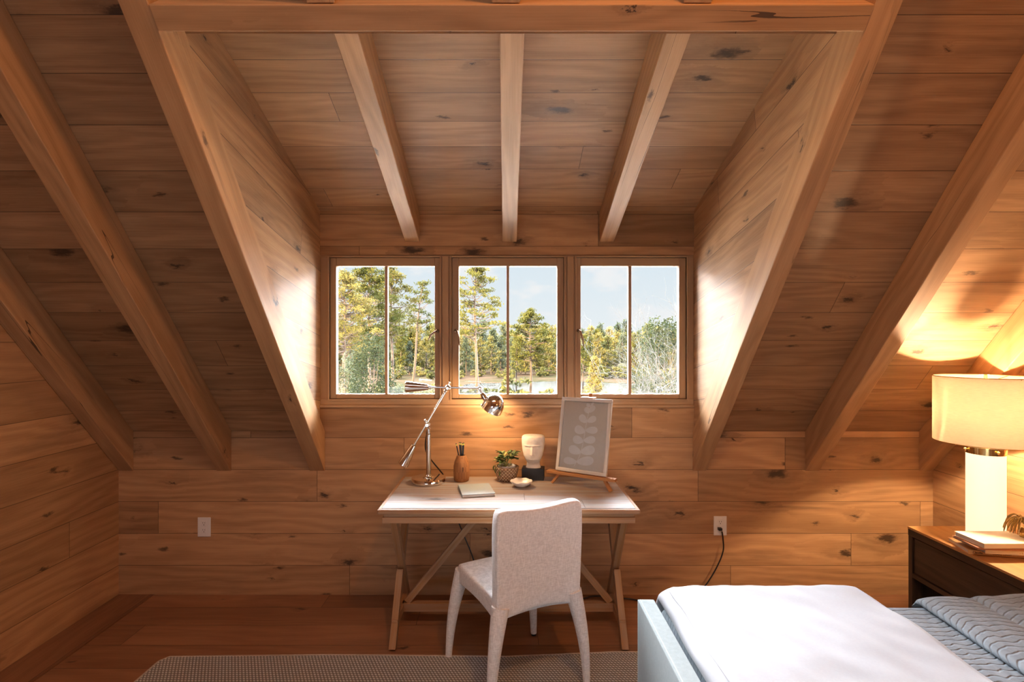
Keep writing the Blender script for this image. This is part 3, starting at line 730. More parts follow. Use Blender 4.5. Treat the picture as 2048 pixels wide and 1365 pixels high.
# ------------------------------------------------------------------ grey-blue book on the desk
def book(name, label, cx, cy, z0, w, d, h, rz, cover, cat='book', spine='-x', group=None):
    """spine side is local +-x or +-y; w along local x, d along local y"""
    root = thing(name, label, cat, (cx, cy, z0), rz, group)
    hx, hy, c = w / 2, d / 2, .0022
    mb = MB(); mb.box((-hx, -hy, 0), (hx, hy, c)); mb.box((-hx, -hy, h - c), (hx, hy, h))
    if spine == '-x': mb.box((-hx - .001, -hy, 0), (-hx + c, hy, h))
    if spine == '-y': mb.box((-hx, -hy - .001, 0), (hx, -hy + c, h))
    mb.build('cover', cover, root, bevel=.0008)
    mb = MB(); i = .004
    mb.box((-hx + (c if spine == '-x' else i), -hy + (c if spine == '-y' else i), c), (hx - i, hy - i, h - c)); mb.build('pages', M_paper, root)
    return root
book('closed_book', 'slim closed book with grey-blue cloth cover lying on the desk', -.166, 3.060, DT, .178, .215, .016, R(11), M_bookblue)

# ------------------------------------------------------------------ potted plant
bx_, by_ = .004, 3.31
plant = thing('potted_plant', 'small leafy green plant in a round woven basket on the desk', 'plant', (bx_, by_, DT))
mb = MB(); pr = [(0, 0), (.046, 0), (.052, .004), (.060, .022), (.068, .048), (.0735, .078), (.0745, .084), (.071, .087), (.068, .082), (.064, .055), (0, .05)]
mb.lathe(pr, 48); mb.build('basket', M_basket, plant, smooth=True)
mb = MB(); mb.lathe([(0, .06), (.048, .06), (.054, .090), (.051, .092), (.047, .082), (0, .080)], 28); mb.build('inner_pot', M_pot, plant, smooth=True, auto=50)
rg = random.Random(5)
def leaf(mb, base, d, L, wd, curl=.25, n=5):
    d = Vector(d).normalized(); side = d.cross(Vector((0, 0, 1)))
    if side.length < .1: side = Vector((1, 0, 0))
    side = side.normalized(); up = side.cross(d).normalized(); side = (side + up * rg.uniform(-.5, .5)).normalized(); up = side.cross(d).normalized()
    rows = []
    for k in range(n + 1):
        s_ = k / n; wv = wd * .5 * math.sin(PI * min(1, s_ * .92 + .06)) ** .75; c = Vector(base) + d * (L * s_) + up * (-curl * L * s_ * s_)
        rows.append((c - side * wv + up * wv * .35, c, c + side * wv + up * wv * .35))
    i0 = len(mb.v)
    for r_ in rows: mb.v += list(r_)
    for k in range(n):
        for j in range(2):
            a = i0 + k * 3 + j; mb.f.append((a, a + 1, a + 4, a + 3)); mb.g.append(Vector((0, 0, 1)))
sm = MB(); lf = MB(); lf2 = MB()
for k in range(24):
    a = 2 * PI * k / 19 * 2.6 + rg.uniform(-.3, .3); out_ = rg.uniform(.028, .066); hgt = rg.uniform(.105, .165) if k % 3 else rg.uniform(.15, .178)
    if math.cos(a) < -.3: hgt -= .005
    p0 = Vector((rg.uniform(-.02, .02), rg.uniform(-.02, .02), .078)); p2 = Vector((math.cos(a) * out_, math.sin(a) * out_ * .8, hgt)); p1 = (p0 + p2) / 2 + Vector((0, 0, .02))
    P = smooth_path([p0, p1, p2], 5); sm.tube(P, .0013, 5)
    dr = (p2 - p1).normalized()
    for q in range(5):
        aa = rg.uniform(0, 6.28); bs = P[-1 - q * 1] if q < 3 else P[-4]
        dd_ = Vector((math.cos(aa), math.sin(aa), rg.uniform(-.1, .7))) + dr * .6 + Vector((math.cos(a), math.sin(a), 0)) * .4
        leaf(lf if (q + k) % 4 else lf2, bs, dd_, rg.uniform(.028, .040), rg.uniform(.017, .023))
# two trailing leaves over the rim
for (aa, zz) in ((R(215), .074), (R(240), .060), (R(200), .085)):
    p = Vector((math.cos(aa) * .078, math.sin(aa) * .078, zz + .01)); sm.tube([(0, 0, .085), Vector((math.cos(aa) * .06, math.sin(aa) * .06, .10)), p], .0013, 5)
    leaf(lf, p, (math.cos(aa) * .4, math.sin(aa) * .4, -1), .03, .017)
sm.build('stems', M_leaf2, plant, smooth=True)
lf.build('foliage', M_leaf, plant, smooth=True); lf2.build('new_leaves', M_leaf2, plant, smooth=True)['label'] = 'paler new leaves'

# ------------------------------------------------------------------ small bowl
bw = Vector((.088, 3.165, DT))
mb = MB(); pr = [(0, 0), (.026, 0), (.030, .003), (.048, .015), (.061, .029), (.0635, .034), (.0620, .0355), (.058, .030), (.044, .017), (.028, .008), (0, .006)]
n0 = len(mb.v); mb.lathe(pr, 40, Matrix.Translation(bw))
for i, p in enumerate(mb.v):
    a = math.atan2(p.y - bw.y, p.x - bw.x); f = (p - bw).xy.length / .0635; mb.v[i] = Vector((p.x, p.y, p.z + .0022 * f ** 3 * math.sin(7 * a)))
tag(mb.build('trinket_bowl', M_ceramic, smooth=True, loc=tuple(bw)), 'small shallow white bowl with a wavy rim on the desk', 'bowl')

# ------------------------------------------------------------------ bust on black block
hx0, hy0 = .166, 3.345
bust = thing('head_sculpture', 'pale stone head sculpture with flat-cut top on a black block', 'sculpture', (hx0, hy0, DT), R(-8))
mb = MB(); mb.box((-.066, -.043, 0), (.066, .043, .071)); mb.build('plinth', M_blackblock, bust, bevel=.002)
mb = MB(); NU, NV = 96, 84
def prof_head(zz):
    # half width, half depth, centre offset (y) by height 0..1 of the head, neck included
    K = [(0.0, .046, .036, .004), (.08, .041, .033, .002), (.16, .039, .034, .000), (.23, .043, .042, -.006), (.30, .050, .050, -.010), (.42, .059, .056, -.008), (.58, .066, .060, -.004), (.75, .069, .062, -.001), (.9, .070, .062, 0), (.97, .0675, .058, 0), (1.0, .060, .050, 0)]
    for a, b_ in zip(K, K[1:]):
        if zz <= b_[0]:
            s_ = (zz - a[0]) / (b_[0] - a[0]); s_ = s_ * s_ * (3 - 2 * s_) * .5 + s_ * .5
            return [a[i] + (b_[i] - a[i]) * s_ for i in (1, 2, 3)]
    return list(K[-1][1:])
def gs(x, c, w_): return math.exp(-((x - c) / w_) ** 2)
HH = .194
def hfn(u, v):
    a = 2 * PI * u; hw_, hd2, cy = prof_head(v)
    c, s_ = math.cos(a), math.sin(a)
    ex = .82
    x = hw_ * math.copysign(abs(c) ** ex, c); y = cy + hd2 * math.copysign(abs(s_) ** ex, s_)
    zz = v * HH
    if s_ < 0:
        fr_ = -s_; nx = x / .066
        chin = max(0, 1 - v / .30) if v < .30 else 0
        if v < .27 and v > .0: y += .018 * (1 - gs(v, .27, .08)) * fr_ * (1 - gs(v, .0, .08))          # throat set back under the chin
        nose = gs(nx, 0, .13 + .08 * max(0, (.62 - v))) * (1 / (1 + math.exp(-(v - .43) * 90))) * (1 / (1 + math.exp((v - .72) * 60))) * (.6 + .8 * max(0, (.72 - v) / .28))
        y -= .0125 * nose * fr_
        brow = (gs(nx, -.43, .36) + gs(nx, .43, .36)) * gs(v, .725, .016); y -= .0050 * brow * fr_
        sock = (gs(nx, -.40, .24) + gs(nx, .40, .24)) * gs(v, .675, .030); y += .0075 * sock * fr_
        lid = (gs(nx, -.40, .17) + gs(nx, .40, .17)) * gs(v, .655, .018); y -= .0042 * lid * fr_
        mouth = gs(nx, 0, .20) * (gs(v, .375, .013) + gs(v, .345, .011)); y -= .0038 * mouth * fr_
        y += .0030 * gs(nx, 0, .24) * gs(v, .360, .006) * fr_
        y += .0020 * gs(nx, 0, .10) * gs(v, .40, .010) * fr_
        y -= .004 * gs(nx, 0, .22) * gs(v, .285, .03) * fr_
    nn = noise.noise(Vector((x * 60, y * 60, zz * 60))) * .0007
    return (x * (1 + nn * 12), y + nn, .071 + zz)
mb.grid(NU, NV, hfn)
i0 = len(mb.v) - (NU + 1) * (NV + 1)
mb.f.append(tuple(i0 + k * (NV + 1) + NV for k in range(NU))); mb.g.append(Vector((1, 0, 0)))
mb.build('head', M_plaster, bust, smooth=True, auto=60)

# ------------------------------------------------------------------ easel with framed print
ea = math.atan2(-(.19), .303)
ex_, ey_ = .430, 3.152
easel = thing('tabletop_easel', 'small brown wooden tabletop easel holding a framed print', 'easel', (ex_, ey_, DT), ea)
TL = R(12)
# local: x along the ledge, y backwards, z up
def tilt(p, base=(0, 0, .0)):
    x, y, z_ = p; return (x, y * math.cos(TL) + z_ * math.sin(TL), z_ * math.cos(TL) - y * math.sin(TL))
for sx in (-1, 1):
    mb = MB(); mb.bar((.183 * sx, -.005, .0), (.128 * sx, .012, .075), .016, .022, (0, 1, 0)); mb.v = [Vector((p.x, p.y, max(0, p.z))) for p in mb.v]
    mb.bar((.128 * sx, .018, .06), (.018 * sx, .118, .47), .016, .012, (0, 1, 0))
    mb.build('leg', M_easel, easel, bevel=.0015)
mb = MB(); mb.box((-.212, -.022, .060), (.212, .016, .077)); mb.build('ledge', M_easel, easel, bevel=.0015)
mb = MB(); a = Vector(tilt((0, .030, .05))); b_ = Vector(tilt((0, .030, .545))); mb.bar(a, b_, .022, .010, (0, 1, 0)); mb.build('mast', M_easel, easel, bevel=.002)
mb = MB(); a = Vector(tilt((-.042, -.004, .508))); b_ = Vector(tilt((.042, -.004, .508))); mb.bar(a, b_, .052, .020, (0, 0, 1)); mb.build('top_clamp', M_easel, easel, bevel=.002)
mb = MB(); mb.bar((0, .128, .40), (0, .235, .0), .014, .010, (0, 1, 0)); mb.v = [Vector((p.x, p.y, max(0, p.z))) for p in mb.v]; mb.build('rear_leg', M_easel, easel, bevel=.001)
fr_root = thing('framed_leaf_print', 'whitewashed frame with white leaf print standing on the small easel', 'framed picture',
                Matrix.Translation(easel.location) @ Matrix.Rotation(ea, 4, 'Z') @ Vector((0.0, -.006, .077)), ea)
FW, FH = .158, .430
def T(p): return Vector(tilt(p))
Mt = Matrix(((1, 0, 0, 0), (0, math.cos(TL), math.sin(TL), 0), (0, -math.sin(TL), math.cos(TL), 0.004), (0, 0, 0, 1)))
mb = MB(off=(0, 1)); b0 = .020
mb.box((-FW, -.009, 0), (FW, .009, b0), (1, 0, 0), Mt); mb.box((-FW, -.009, FH - b0), (FW, .009, FH), (1, 0, 0), Mt)
mb.box((-FW, -.009, b0), (-FW + b0, .009, FH - b0), (0, 0, 1), Mt); mb.box((FW - b0, -.009, b0), (FW, .009, FH - b0), (0, 0, 1), Mt)
mb.build('frame', M_frame, fr_root, bevel=.002)
mb = MB(); mb.box((-FW + b0, .001, b0), (FW - b0, .005, FH - b0), (1, 0, 0), Mt); art = mb.build('mount_board', M_mat, fr_root)
mb = MB()
stem = smooth_path([(-.045, 0, .035), (-.015, 0, .10), (.0, 0, .18), (.008, 0, .27), (.020, 0, .36), (.030, 0, .395)], 8)
for p, q in zip(stem, stem[1:]):
    d = (q - p).normalized(); n_ = Vector((d.z, 0, -d.x)) * .0016
    mb.quad([Mt @ (p + n_ + Vector((0, .0006, 0))), Mt @ (q + n_ + Vector((0, .0006, 0))), Mt @ (q - n_ + Vector((0, .0006, 0))), Mt @ (p - n_ + Vector((0, .0006, 0)))])
def flat_leaf(x, z_, ang, L, wd):
    P = []; n = 20
    for k in range(n):
        s_ = k / n * 2 * PI; lx_ = (1 - math.cos(s_)) / 2 * L; wz = wd / 2 * math.sin(s_) * (1 - .25 * math.cos(s_))
        P.append(Mt @ Vector((x + lx_ * math.cos(ang) - wz * math.sin(ang), .0003, z_ + lx_ * math.sin(ang) + wz * math.cos(ang))))
    mb.quad(P[::-1])
for (x, z_, an, L, wd) in ((-.030, .060, 178, .085, .040), (-.030, .060, 12, .105, .050), (-.010, .115, 165, .080, .050), (-.010, .118, 18, .088, .052),
                           (.0, .180, 170, .068, .046), (.003, .185, 12, .072, .042), (.005, .235, 165, .068, .048), (.008, .245, 6, .075, .040),
                           (.010, .290, 140, .060, .042), (.014, .295, 28, .060, .036), (.019, .345, 125, .040, .034), (.022, .350, 52, .050, .030), (.028, .385, 160, .030, .020), (.030, .388, 60, .026, .014)):
    flat_leaf(x, z_, R(an), L, wd)
mb.build('leaf_print', M_leafpaint, art)
mb = MB(); mb.box((-FW + b0, -.004, b0), (FW - b0, -.0025, FH - b0), (1, 0, 0), Mt); mb.build('glass', M_glass, fr_root)

# ------------------------------------------------------------------ dining chair
chair = thing('upholstered_chair', 'oatmeal linen upholstered chair with tapered legs pulled up to the desk', 'chair', (.042, 2.658, 0), R(26.4))
mb = MB()
def sq(x, y, n):
    m_ = max(abs(x), abs(y))
    if m_ < 1e-6: return x, y
    f_ = m_ / (abs(x) ** n + abs(y) ** n) ** (1 / n); return x * f_, y * f_
xs = [-1, -.93, -.75, -.4, 0, .4, .75, .93, 1]; zs = [0, .06, .2, .4, .6, .8, .93, 1]; ys = [0, .5, 1]
def bfn(x, y, z_):
    if z_ > .5: x, z_ = sq(x, z_ * 2 - 1, 9); z_ = z_ / 2 + .5
    hw_ = .212 + .010 * z_
    top = .885 - .026 * (1 - x * x) ** 1.0 + .004 * abs(x)
    bot = .415 + .035 * (1 - abs(x)) ** .6 * .6
    bot = .385 + .030 * (1 - x * x)
    zz = bot + (top - bot) * z_
    bow = .012 * (1 - x * x)
    return (x * hw_, -.262 + y * .060 + bow * (.7) + (.030 - .018 * z_) * (1 - z_) * .5, zz)
mb.shell(xs, ys, zs, bfn); mb.build('backrest', M_linen, chair, smooth=True, subsurf=2)
mb = MB(); ys = [0, .08, .3, .6, .88, 1]; zs = [0, .5, 1]
def sfn(x, y, z_):
    x, y = sq(x, y * 2 - 1, 8) if y > .5 else (x, y * 2 - 1); y = y / 2 + .5
    hw_ = .208 + .016 * y
    arch = .040 * (1 - x * x) * (1 if y > .5 else .6) + .035 * math.sin(PI * y)
    lo = .375 + arch; hi = .487 + .012 * (1 - x * x) * math.sin(PI * min(1, y * 1.1)) - .004
    return (x * hw_, -.232 + y * .475, lo + (hi - lo) * z_)
mb.shell(xs, ys, zs, sfn); mb.build('seat', M_linen, chair, smooth=True, subsurf=2)
for sx in (-1, 1):
    for sy in (-1, 1):
        mb = MB(); top = Vector((.186 * sx, .205 * sy if sy > 0 else -.226, .45)); foot = Vector((.2455 * sx, .25 * sy, .012))
        P = []; Rr = []
        for k in range(9):
            s_ = k / 8; P.append(top.lerp(foot, s_) + Vector((.012 * sx * math.sin(PI * s_), (.008 * sy) * math.sin(PI * s_), 0))); r = .0235 * (1 - s_) ** 1.2 + .0165; Rr.append((r, r * .95))
        mb.tube(P, Rr, 18); lg = mb.build('leg', M_linen, chair, smooth=True, auto=60)
        g = MB(); g.tube([foot - Vector((0, 0, .012)), foot + Vector((0, 0, .002))], .013, 14); g.build('glide', M_leather, lg, smooth=True, auto=50)
mb = MB()   # welt along the edge of the back
P = []
for sx in (-1,):
    pass
for k in range(29):
    s_ = k / 28 * 2 - 1
    x = s_ * .196; P.append((x, -.262 + .012 * (1 - (x / .22) ** 2) * .7 + .0015, .885 - .026 * (1 - (x / .21) ** 2) - .0025 - (.012 if abs(s_) > .98 else 0)))
# ------------------------------------------------------------------ rug
mb = MB()
RX0, RX1, RY0, RY1 = -1.724, 1.9, -.6, 2.792
mb.prism([(RX0 + .03, RY1 - .022, .0), (RX0, RY1 - .06, .0), (RX0 - .015, 2.4, 0), (RX0 - .01, RY0, 0), (RX1, RY0, 0), (RX1, RY1 + .01, 0), (.55, RY1 + .02, 0), (.0, RY1 - .02, 0), (-.9, RY1 - .005, 0)], (0, 0, .010))
rug = mb.build('area_rug', M_rug, loc=(0, 1, .0), bevel=.002)
tag(rug, 'grey woven rug with a thin binding on the wood floor', 'rug')
edge = [(RX1, RY1 + .01), (.55, RY1 + .02), (.0, RY1 - .02), (-.9, RY1 - .005), (RX0 + .03, RY1 - .022), (RX0, RY1 - .06), (RX0 - .015, 2.4), (RX0 - .01, RY0)]
mb = MB(); mb.tube([(x, y - 1, .0065) for x, y in edge], .0062, 8); o = mb.build('rug_binding', M_rugedge, rug, smooth=True)

# ------------------------------------------------------------------ bed
bed = thing('upholstered_bed', 'pale grey-green upholstered bed frame with a low footboard', 'bed', (1.6, 1.05, 0))
bl = bed.location
FX0, FX1, BY0, BY1 = .497, .560, .03, 2.082
def soft(lo, hi, r, name, mat, parent, org, sub=2, fn=None):
    mb = MB(); c = []
    for k in range(3):
        a, b_ = lo[k], hi[k]; rr = min(r, (b_ - a) * .3); c.append([a, a + rr, (a + b_) / 2, b_ - rr, b_] if b_ - a > .2 else [a, a + rr, b_ - rr, b_])
    f = (lambda x, y, z: (x - org[0], y - org[1], z - org[2])) if fn is None else fn
    mb.shell(c[0], c[1], c[2], f); return mb.build(name, mat, parent, smooth=True, subsurf=sub)
soft((FX0, BY0, .03), (FX1, BY1, .622), .006, 'footboard', M_velvet, bed, bl)
mb = MB(); mb.tube([(FX0 + .010 - bl.x, BY0 - bl.y + .01, .621), (FX0 + .010 - bl.x, BY1 - bl.y - .004, .621), (FX0 + .0085 - bl.x, BY1 - bl.y - .001, .05)], .0026, 6); mb.build('piping', M_velvet, bed, smooth=True)
soft((FX1 - .01, BY1 - .055, .05), (2.66, BY1 - .002, .34), .01, 'side_rail', M_velvet, bed, bl)
soft((FX1 - .01, BY0 + .002, .05), (2.66, BY0 + .055, .34), .01, 'side_rail', M_velvet, bed, bl)
soft((2.60, BY0, .05), (2.685, BY1, 1.0), .02, 'headboard', M_velvet, bed, bl)
for x in (FX0 + .03, 2.62):
    for y in (BY0 + .05, BY1 - .05):
        mb = MB(); mb.box((x - .02 - bl.x, y - .02 - bl.y, 0), (x + .02 - bl.x, y + .02 - bl.y, .06)); mb.build('foot', M_black, bed)
mo = soft((FX1 + .012, BY0 + .06, .20), (2.598, BY1 - .06, .575), .05, 'mattress', M_white, None, (0, 0, 0), sub=1)
tag(mo, 'mattress of the bed under the grey quilt', 'mattress')
def nz(x, y, s_=1.0, o_=0.0): return noise.noise(Vector((x * s_ + o_, y * s_ - o_, o_ * .7)))
def drape(name, x0, x1, y_near, y_far, hang, zfn, mat, nx, ny, thick, xf=None):
    """cloth lying on the bed and falling down the far side; v runs along the bed's width"""
    mb = MB(); Lf = y_far - y_near; tot = Lf + hang
    def fn(u, v):
        s_ = v * tot; x = x0 + (x1 - x0) * u
        if xf: x = xf(u, v)
        r = .035
        if s_ < Lf - r: y, dz = y_near + s_, 0.0
        elif s_ < Lf - r + r * PI / 2: a = (s_ - (Lf - r)) / r; y, dz = y_near + Lf - r + r * math.sin(a), -r * (1 - math.cos(a))
        else: y, dz = y_near + Lf + .006 * math.sin(x * 21), -r - (s_ - (Lf - r + r * PI / 2))
        return (x, y, zfn(x, y, u, v) + dz)
    mb.grid(nx, ny, fn)
    return mb.build(name, mat, None, smooth=True, solid=thick)
qz = lambda x, y, u, v: .600 + .006 * nz(x, y, 3.0, 1.0) - .05 * max(0, (.60 - x) / .03) * (x < .60)
quilt = drape('grey_quilt', .572, 2.59, .08, 2.095, .30, qz, M_quilt, 90, 100, .014)
tag(quilt, 'grey-blue stitched quilt spread over the mattress', 'quilt')
def dz(x, y, u, v):
    e = min(u, 1 - u) * 0.83
    w_ = .012 * nz(x, y, 2.6, 4.0) + .009 * nz(x, y * .6, 8.0, 9.0) + .006 * nz(x * 2.2 + y, y * 1.2, 6.0, 2.0)
    puff = .052 * min(1, e / .06) ** .5
    return .606 + puff + w_ * min(1, e / .03 + .3)
duv = drape('white_duvet', .575, 1.41, .12, 2.145, .12, dz, M_white, 110, 150, .010,
            xf=lambda u, v: .582 + (1.40 - .582) * u + .012 * nz(v * 6, u * 2, 1.0, 3.0) * (1 if u < .5 else .5) + .012 * (v - .5) )
tag(duv, 'folded white duvet laid across the foot of the bed', 'duvet')
# thin hem line of the duvet
mb = MB()
def dpt(u, v):
    x = .582 + (1.40 - .582) * u + .012 * nz(v * 6, u * 2, 1.0, 3.0) + .012 * (v - .5); y = .12 + v * 1.99
    return Vector((x, y, dz(x, y, u, v) + .001))
mb.tube([dpt(.045, k / 60) for k in range(61)], .0016, 5); o = mb.build('hem_stitch', M_white, duv, smooth=True)
# quilt turned back in soft folds towards the head
def fold(x0, x1, y0, y1, h, label, o_, hang=.12):
    mb = MB(); n = 26
    def fn(u, v):
        y = y0 + (y1 - y0) * v; a = PI * u
        cx = (x0 + x1) / 2 + .020 * nz(y, 0, 2.2, o_) ; hw_ = (x1 - x0) / 2
        x = cx - hw_ * math.cos(a); zz = .606 + h * math.sin(a) ** .55 * (1 + .25 * nz(y, u * 2, 3.0, o_))
        e = (y1 - y) / .05
        if e < 1: zz = .58 + (zz - .58) * math.sqrt(max(0.0, 1 - (1 - e) ** 2)); 
        return (x, y, zz)
    mb.grid(n, 90, fn); return tag(mb.build('folded_quilt', M_quilt, smooth=True, solid=.004), label, 'quilt')
fold(1.545, 1.80, .1, 2.115, .030, 'flat fold of the grey quilt nearest the white duvet', 1.7)
fold(1.74, 2.10, .1, 2.11, .044, 'thicker fold of the grey quilt nearest the pillow', 5.2)
pl_ = soft((1.93, 1.20, .61), (2.55, 2.06, .70), .05, 'bed_pillow', M_white, None, (0, 0, 0), sub=2)
tag(pl_, 'white pillow at the head of the bed near the nightstand', 'pillow')

# ------------------------------------------------------------------ nightstand
NX0, NX1, NY0, NY1, NH = 2.127, 2.685, 2.15, 2.912, .62
ns = thing('nightstand', 'dark oak nightstand with one drawer and an open shelf', 'nightstand', (2.40, 2.53, 0))
nl = ns.location
def nb(name, lo, hi, g=(0, 1, 0), mat=None, bev=.002, parent=None, off=(0, 0)):
    mb = MB(off=off); mb.box([lo[i] - nl[i] for i in range(3)], [hi[i] - nl[i] for i in range(3)], g); return mb.build(name, mat or M_dark, parent or ns, bevel=bev)
nb('top', (NX0 - .002, NY0, NH - .012), (NX1, NY1, NH), mat=M_nstop_lit, off=(0, .3))
nb('top_rail', (NX0, NY0 + .001, NH - .047), (NX1 - .001, NY1 - .001, NH - .0122), off=(2, .1))
for y0_ in (NY0 + .001, NY1 - .028): nb('side_panel', (NX0 + .002, y0_, 0), (NX1 - .001, y0_ + .027, NH - .047), (0, 0, 1))
nb('back_panel', (NX1 - .02, NY0 + .028, .05), (NX1 - .002, NY1 - .028, NH - .047))
dr_ = nb('drawer', (NX0 + .010, NY0 + .032, NH - .235), (NX0 + .40, NY1 - .032, NH - .053), off=(4, .23))
nb('divider', (NX0 + .003, NY0 + .028, NH - .262), (NX1 - .02, NY1 - .028, NH - .238))
nb('shelf', (NX0 + .003, NY0 + .028, .06), (NX1 - .02, NY1 - .028, .085))

# books under the lamp
bkx, bky = 2.30, 2.56
def bk(label, x0, yf, z0, w_, d_, h, rz, mat):
    a = R(rz); cx = x0 + w_ / 2 * math.cos(a) - d_ / 2 * math.sin(a); cy = yf + w_ / 2 * math.sin(a) + d_ / 2 * math.cos(a)
    return book('hardback_book', label, cx, cy, z0, w_, d_, h, a, mat, spine='-y', group='books stacked on the nightstand')
b1 = bk('tan book with lettered spine, bottom of the stack on the nightstand', 2.126, 2.530, NH, .27, .17, .019, -13, M_tan)
b2 = bk('thick cream book, second from the bottom of the nightstand stack', 2.165, 2.485, NH + .019, .25, .15, .021, -9, M_cream)
b3 = bk('thin dark brown book between the two cream books on the nightstand', 2.120, 2.475, NH + .040, .25, .16, .010, -6, M_brownbook)
b4 = bk('cream book on top of the nightstand stack', 2.140, 2.462, NH + .050, .26, .165, .022, 0, M_cream)
Ms = Matrix.Translation((-.118, -.0862, .005)) @ Matrix.Rotation(R(90), 4, 'X')
text_mesh('spine_title', 'Claudia', .013, M_ink, b1, Ms); text_mesh('spine_author', 'CLARE DAISY', .0125, M_ink, b1, Matrix.Translation((-.040, -.0862, .005)) @ Matrix.Rotation(R(90), 4, 'X'))
mb = MB()
for k in range(4): mb.box((.012 + k * .009, -.0762, .006), (.015 + k * .009, -.0754, .010 + .004 * (k % 2)))
mb.build('spine_mark', M_tan, b2)

# dried leaves in a little pot, cut by the frame
dp = thing('dried_leaf_arrangement', 'drooping golden dried leaves on the stacked books at the right edge', 'plant', (2.405, 2.545, NH + .072))
mb = MB(); mb.lathe([(0, 0), (.022, 0), (.026, .02), (.020, .04), (.012, .05), (0, .05)], 24); mb.build('pot', M_brass, dp, smooth=True)
mb = MB(); rg = random.Random(3)
for k in range(26):
    a = R(150 + rg.uniform(-75, 100)); out_ = rg.uniform(.035, .085); top_ = rg.uniform(.075, .10)
    P = smooth_path([(0, 0, .05), (math.cos(a) * out_ * .45, math.sin(a) * out_ * .45, top_), (math.cos(a) * out_ * .85, math.sin(a) * out_ * .85, top_ * .75), (math.cos(a) * out_ * 1.05, math.sin(a) * out_ * 1.05, rg.uniform(.005, .03))], 5)
    mb.tube(P, [.0015 if i < 4 else (.0045 * math.sin(PI * min(1, (i - 3) / (len(P) - 3))) + .0006, .0008) for i in range(len(P))], 6)
mb.build('leaves', M_gold, dp, smooth=True)

# ------------------------------------------------------------------ bedside lamp
BLx, BLy = 2.40, 2.752
bl_ = thing('bedside_lamp', 'lit table lamp with frosted glass column and drum shade on the nightstand', 'lamp', (BLx, BLy, NH))
mb = MB(); mb.lathe([(0, 0), (.077, 0), (.078, .004), (.078, .418), (0, .418)], 48); mb.build('glass_column', M_glow, bl_, smooth=True, auto=50)
mb = MB(); mb.lathe([(.0785, .418), (.0815, .418), (.0815, .452), (.0785, .452)], 48); ring = mb.build('brass_band', M_brass, bl_, smooth=True, auto=50)
for k in range(4):
    a = R(-100 + 90 * k + 38 * 0); mb = MB(); mb.tube([Vector((math.cos(a), math.sin(a), 0)) * .080 + Vector((0, 0, .437)), Vector((math.cos(a), math.sin(a), 0)) * .088 + Vector((0, 0, .437))], .004, 12)
    ball(mb, Vector((math.cos(a), math.sin(a), 0)) * .0905 + Vector((0, 0, .437)), .0075); mb.build('band_knob', M_brass, ring, smooth=True)
mb = MB(); mb.lathe([(0, .452), (.06, .452), (.05, .46), (.012, .465), (.012, .56), (.0, .56)], 28); mb.build('socket', M_brass, bl_, smooth=True, auto=50)
SR, SZ0, SZ1 = .212, .474, .802
mb = MB(); mb.lathe([(SR, SZ0), (SR, SZ1)], 96); mb.f = [f for f in mb.f if len(f) == 4]; mb.g = mb.g[:len(mb.f)]
mb.build('lamp_shade', M_shade, bl_, smooth=True, solid=.0015)
for zz in (SZ0, SZ1):
  mb = MB(); mb.tube([(SR * math.cos(2 * PI * k / 96), SR * math.sin(2 * PI * k / 96), zz) for k in range(97)], .0022, 6)
  mb.build('shade_rim', M_brass, bl_, smooth=True)
mb = MB()
for k in range(3):
    a = R(25 + 120 * k); mb.tube([(0, 0, SZ1 - .03), (SR * math.cos(a), SR * math.sin(a), SZ1 - .004)], .0022, 8)
mb.lathe([(0, SZ1 - .036), (.034, SZ1 - .036), (.034, SZ1 - .033), (.008, SZ1 - .030), (.008, SZ1 + .004), (.011, SZ1 + .008), (0, SZ1 + .012)], 28)
mb.build('shade_spider', M_brass, bl_, smooth=True, auto=50)

# ------------------------------------------------------------------ outside
GZ = -4.0
def gmat():
    m, t, b = new_mat('marsh_ground'); o = t.new('ShaderNodeTexCoord').outputs['Object']
    n1 = t.noise(o, .12, 5, .6); n2 = t.noise(o, 1.3, 4, .7)
    c = t.mix(t.rng(n1, .42, .6), (.026, .018, .012), (.012, .013, .006)); c = t.mix(t.rng(n2, .4, .65, 0, .6), c, (.030, .020, .0145))
    t.put(b.inputs['Base Color'], c); b.inputs['Roughness'].default_value = 1; b.inputs['Specular IOR Level'].default_value = 0
    return m
mb = MB(); mb.grid(40, 40, lambda u, v: (-160 + 320 * u, 6 + 260 * v, GZ)); struct(mb.build('ground', gmat()))
mb = MB(); mb.prism([(-22, 4.2, GZ), (22, 4.2, GZ), (26, 42, GZ), (-26, 42, GZ)], (0, 0, .04)); struct(mb.build('ground_bounce', plain('pale_bounce_ground', (.50, .47, .43), rough=1, noise_amt=.2, noise_scale=1, spec=0)))  # unseen pale ground added to bounce daylight up into the dormer
M_water = plain('still_water', (.006, .008, .009), rough=.12, bump=.08, noise_scale=1.5, spec=1.0)
mb = MB(); P = []
for k in range(40):
    a = 2 * PI * k / 40; r = 1 + .22 * noise.noise(Vector((math.cos(a) * 1.7, math.sin(a) * 1.7, 3)))
    P.append((6.5 + 12.5 * r * math.cos(a), 64 + 11.5 * r * math.sin(a), GZ + .03))
mb.prism(P, (0, 0, .02)); lake = mb.build('lake', M_water); tag(lake, 'pale still water seen low through the middle and right windows', 'lake')

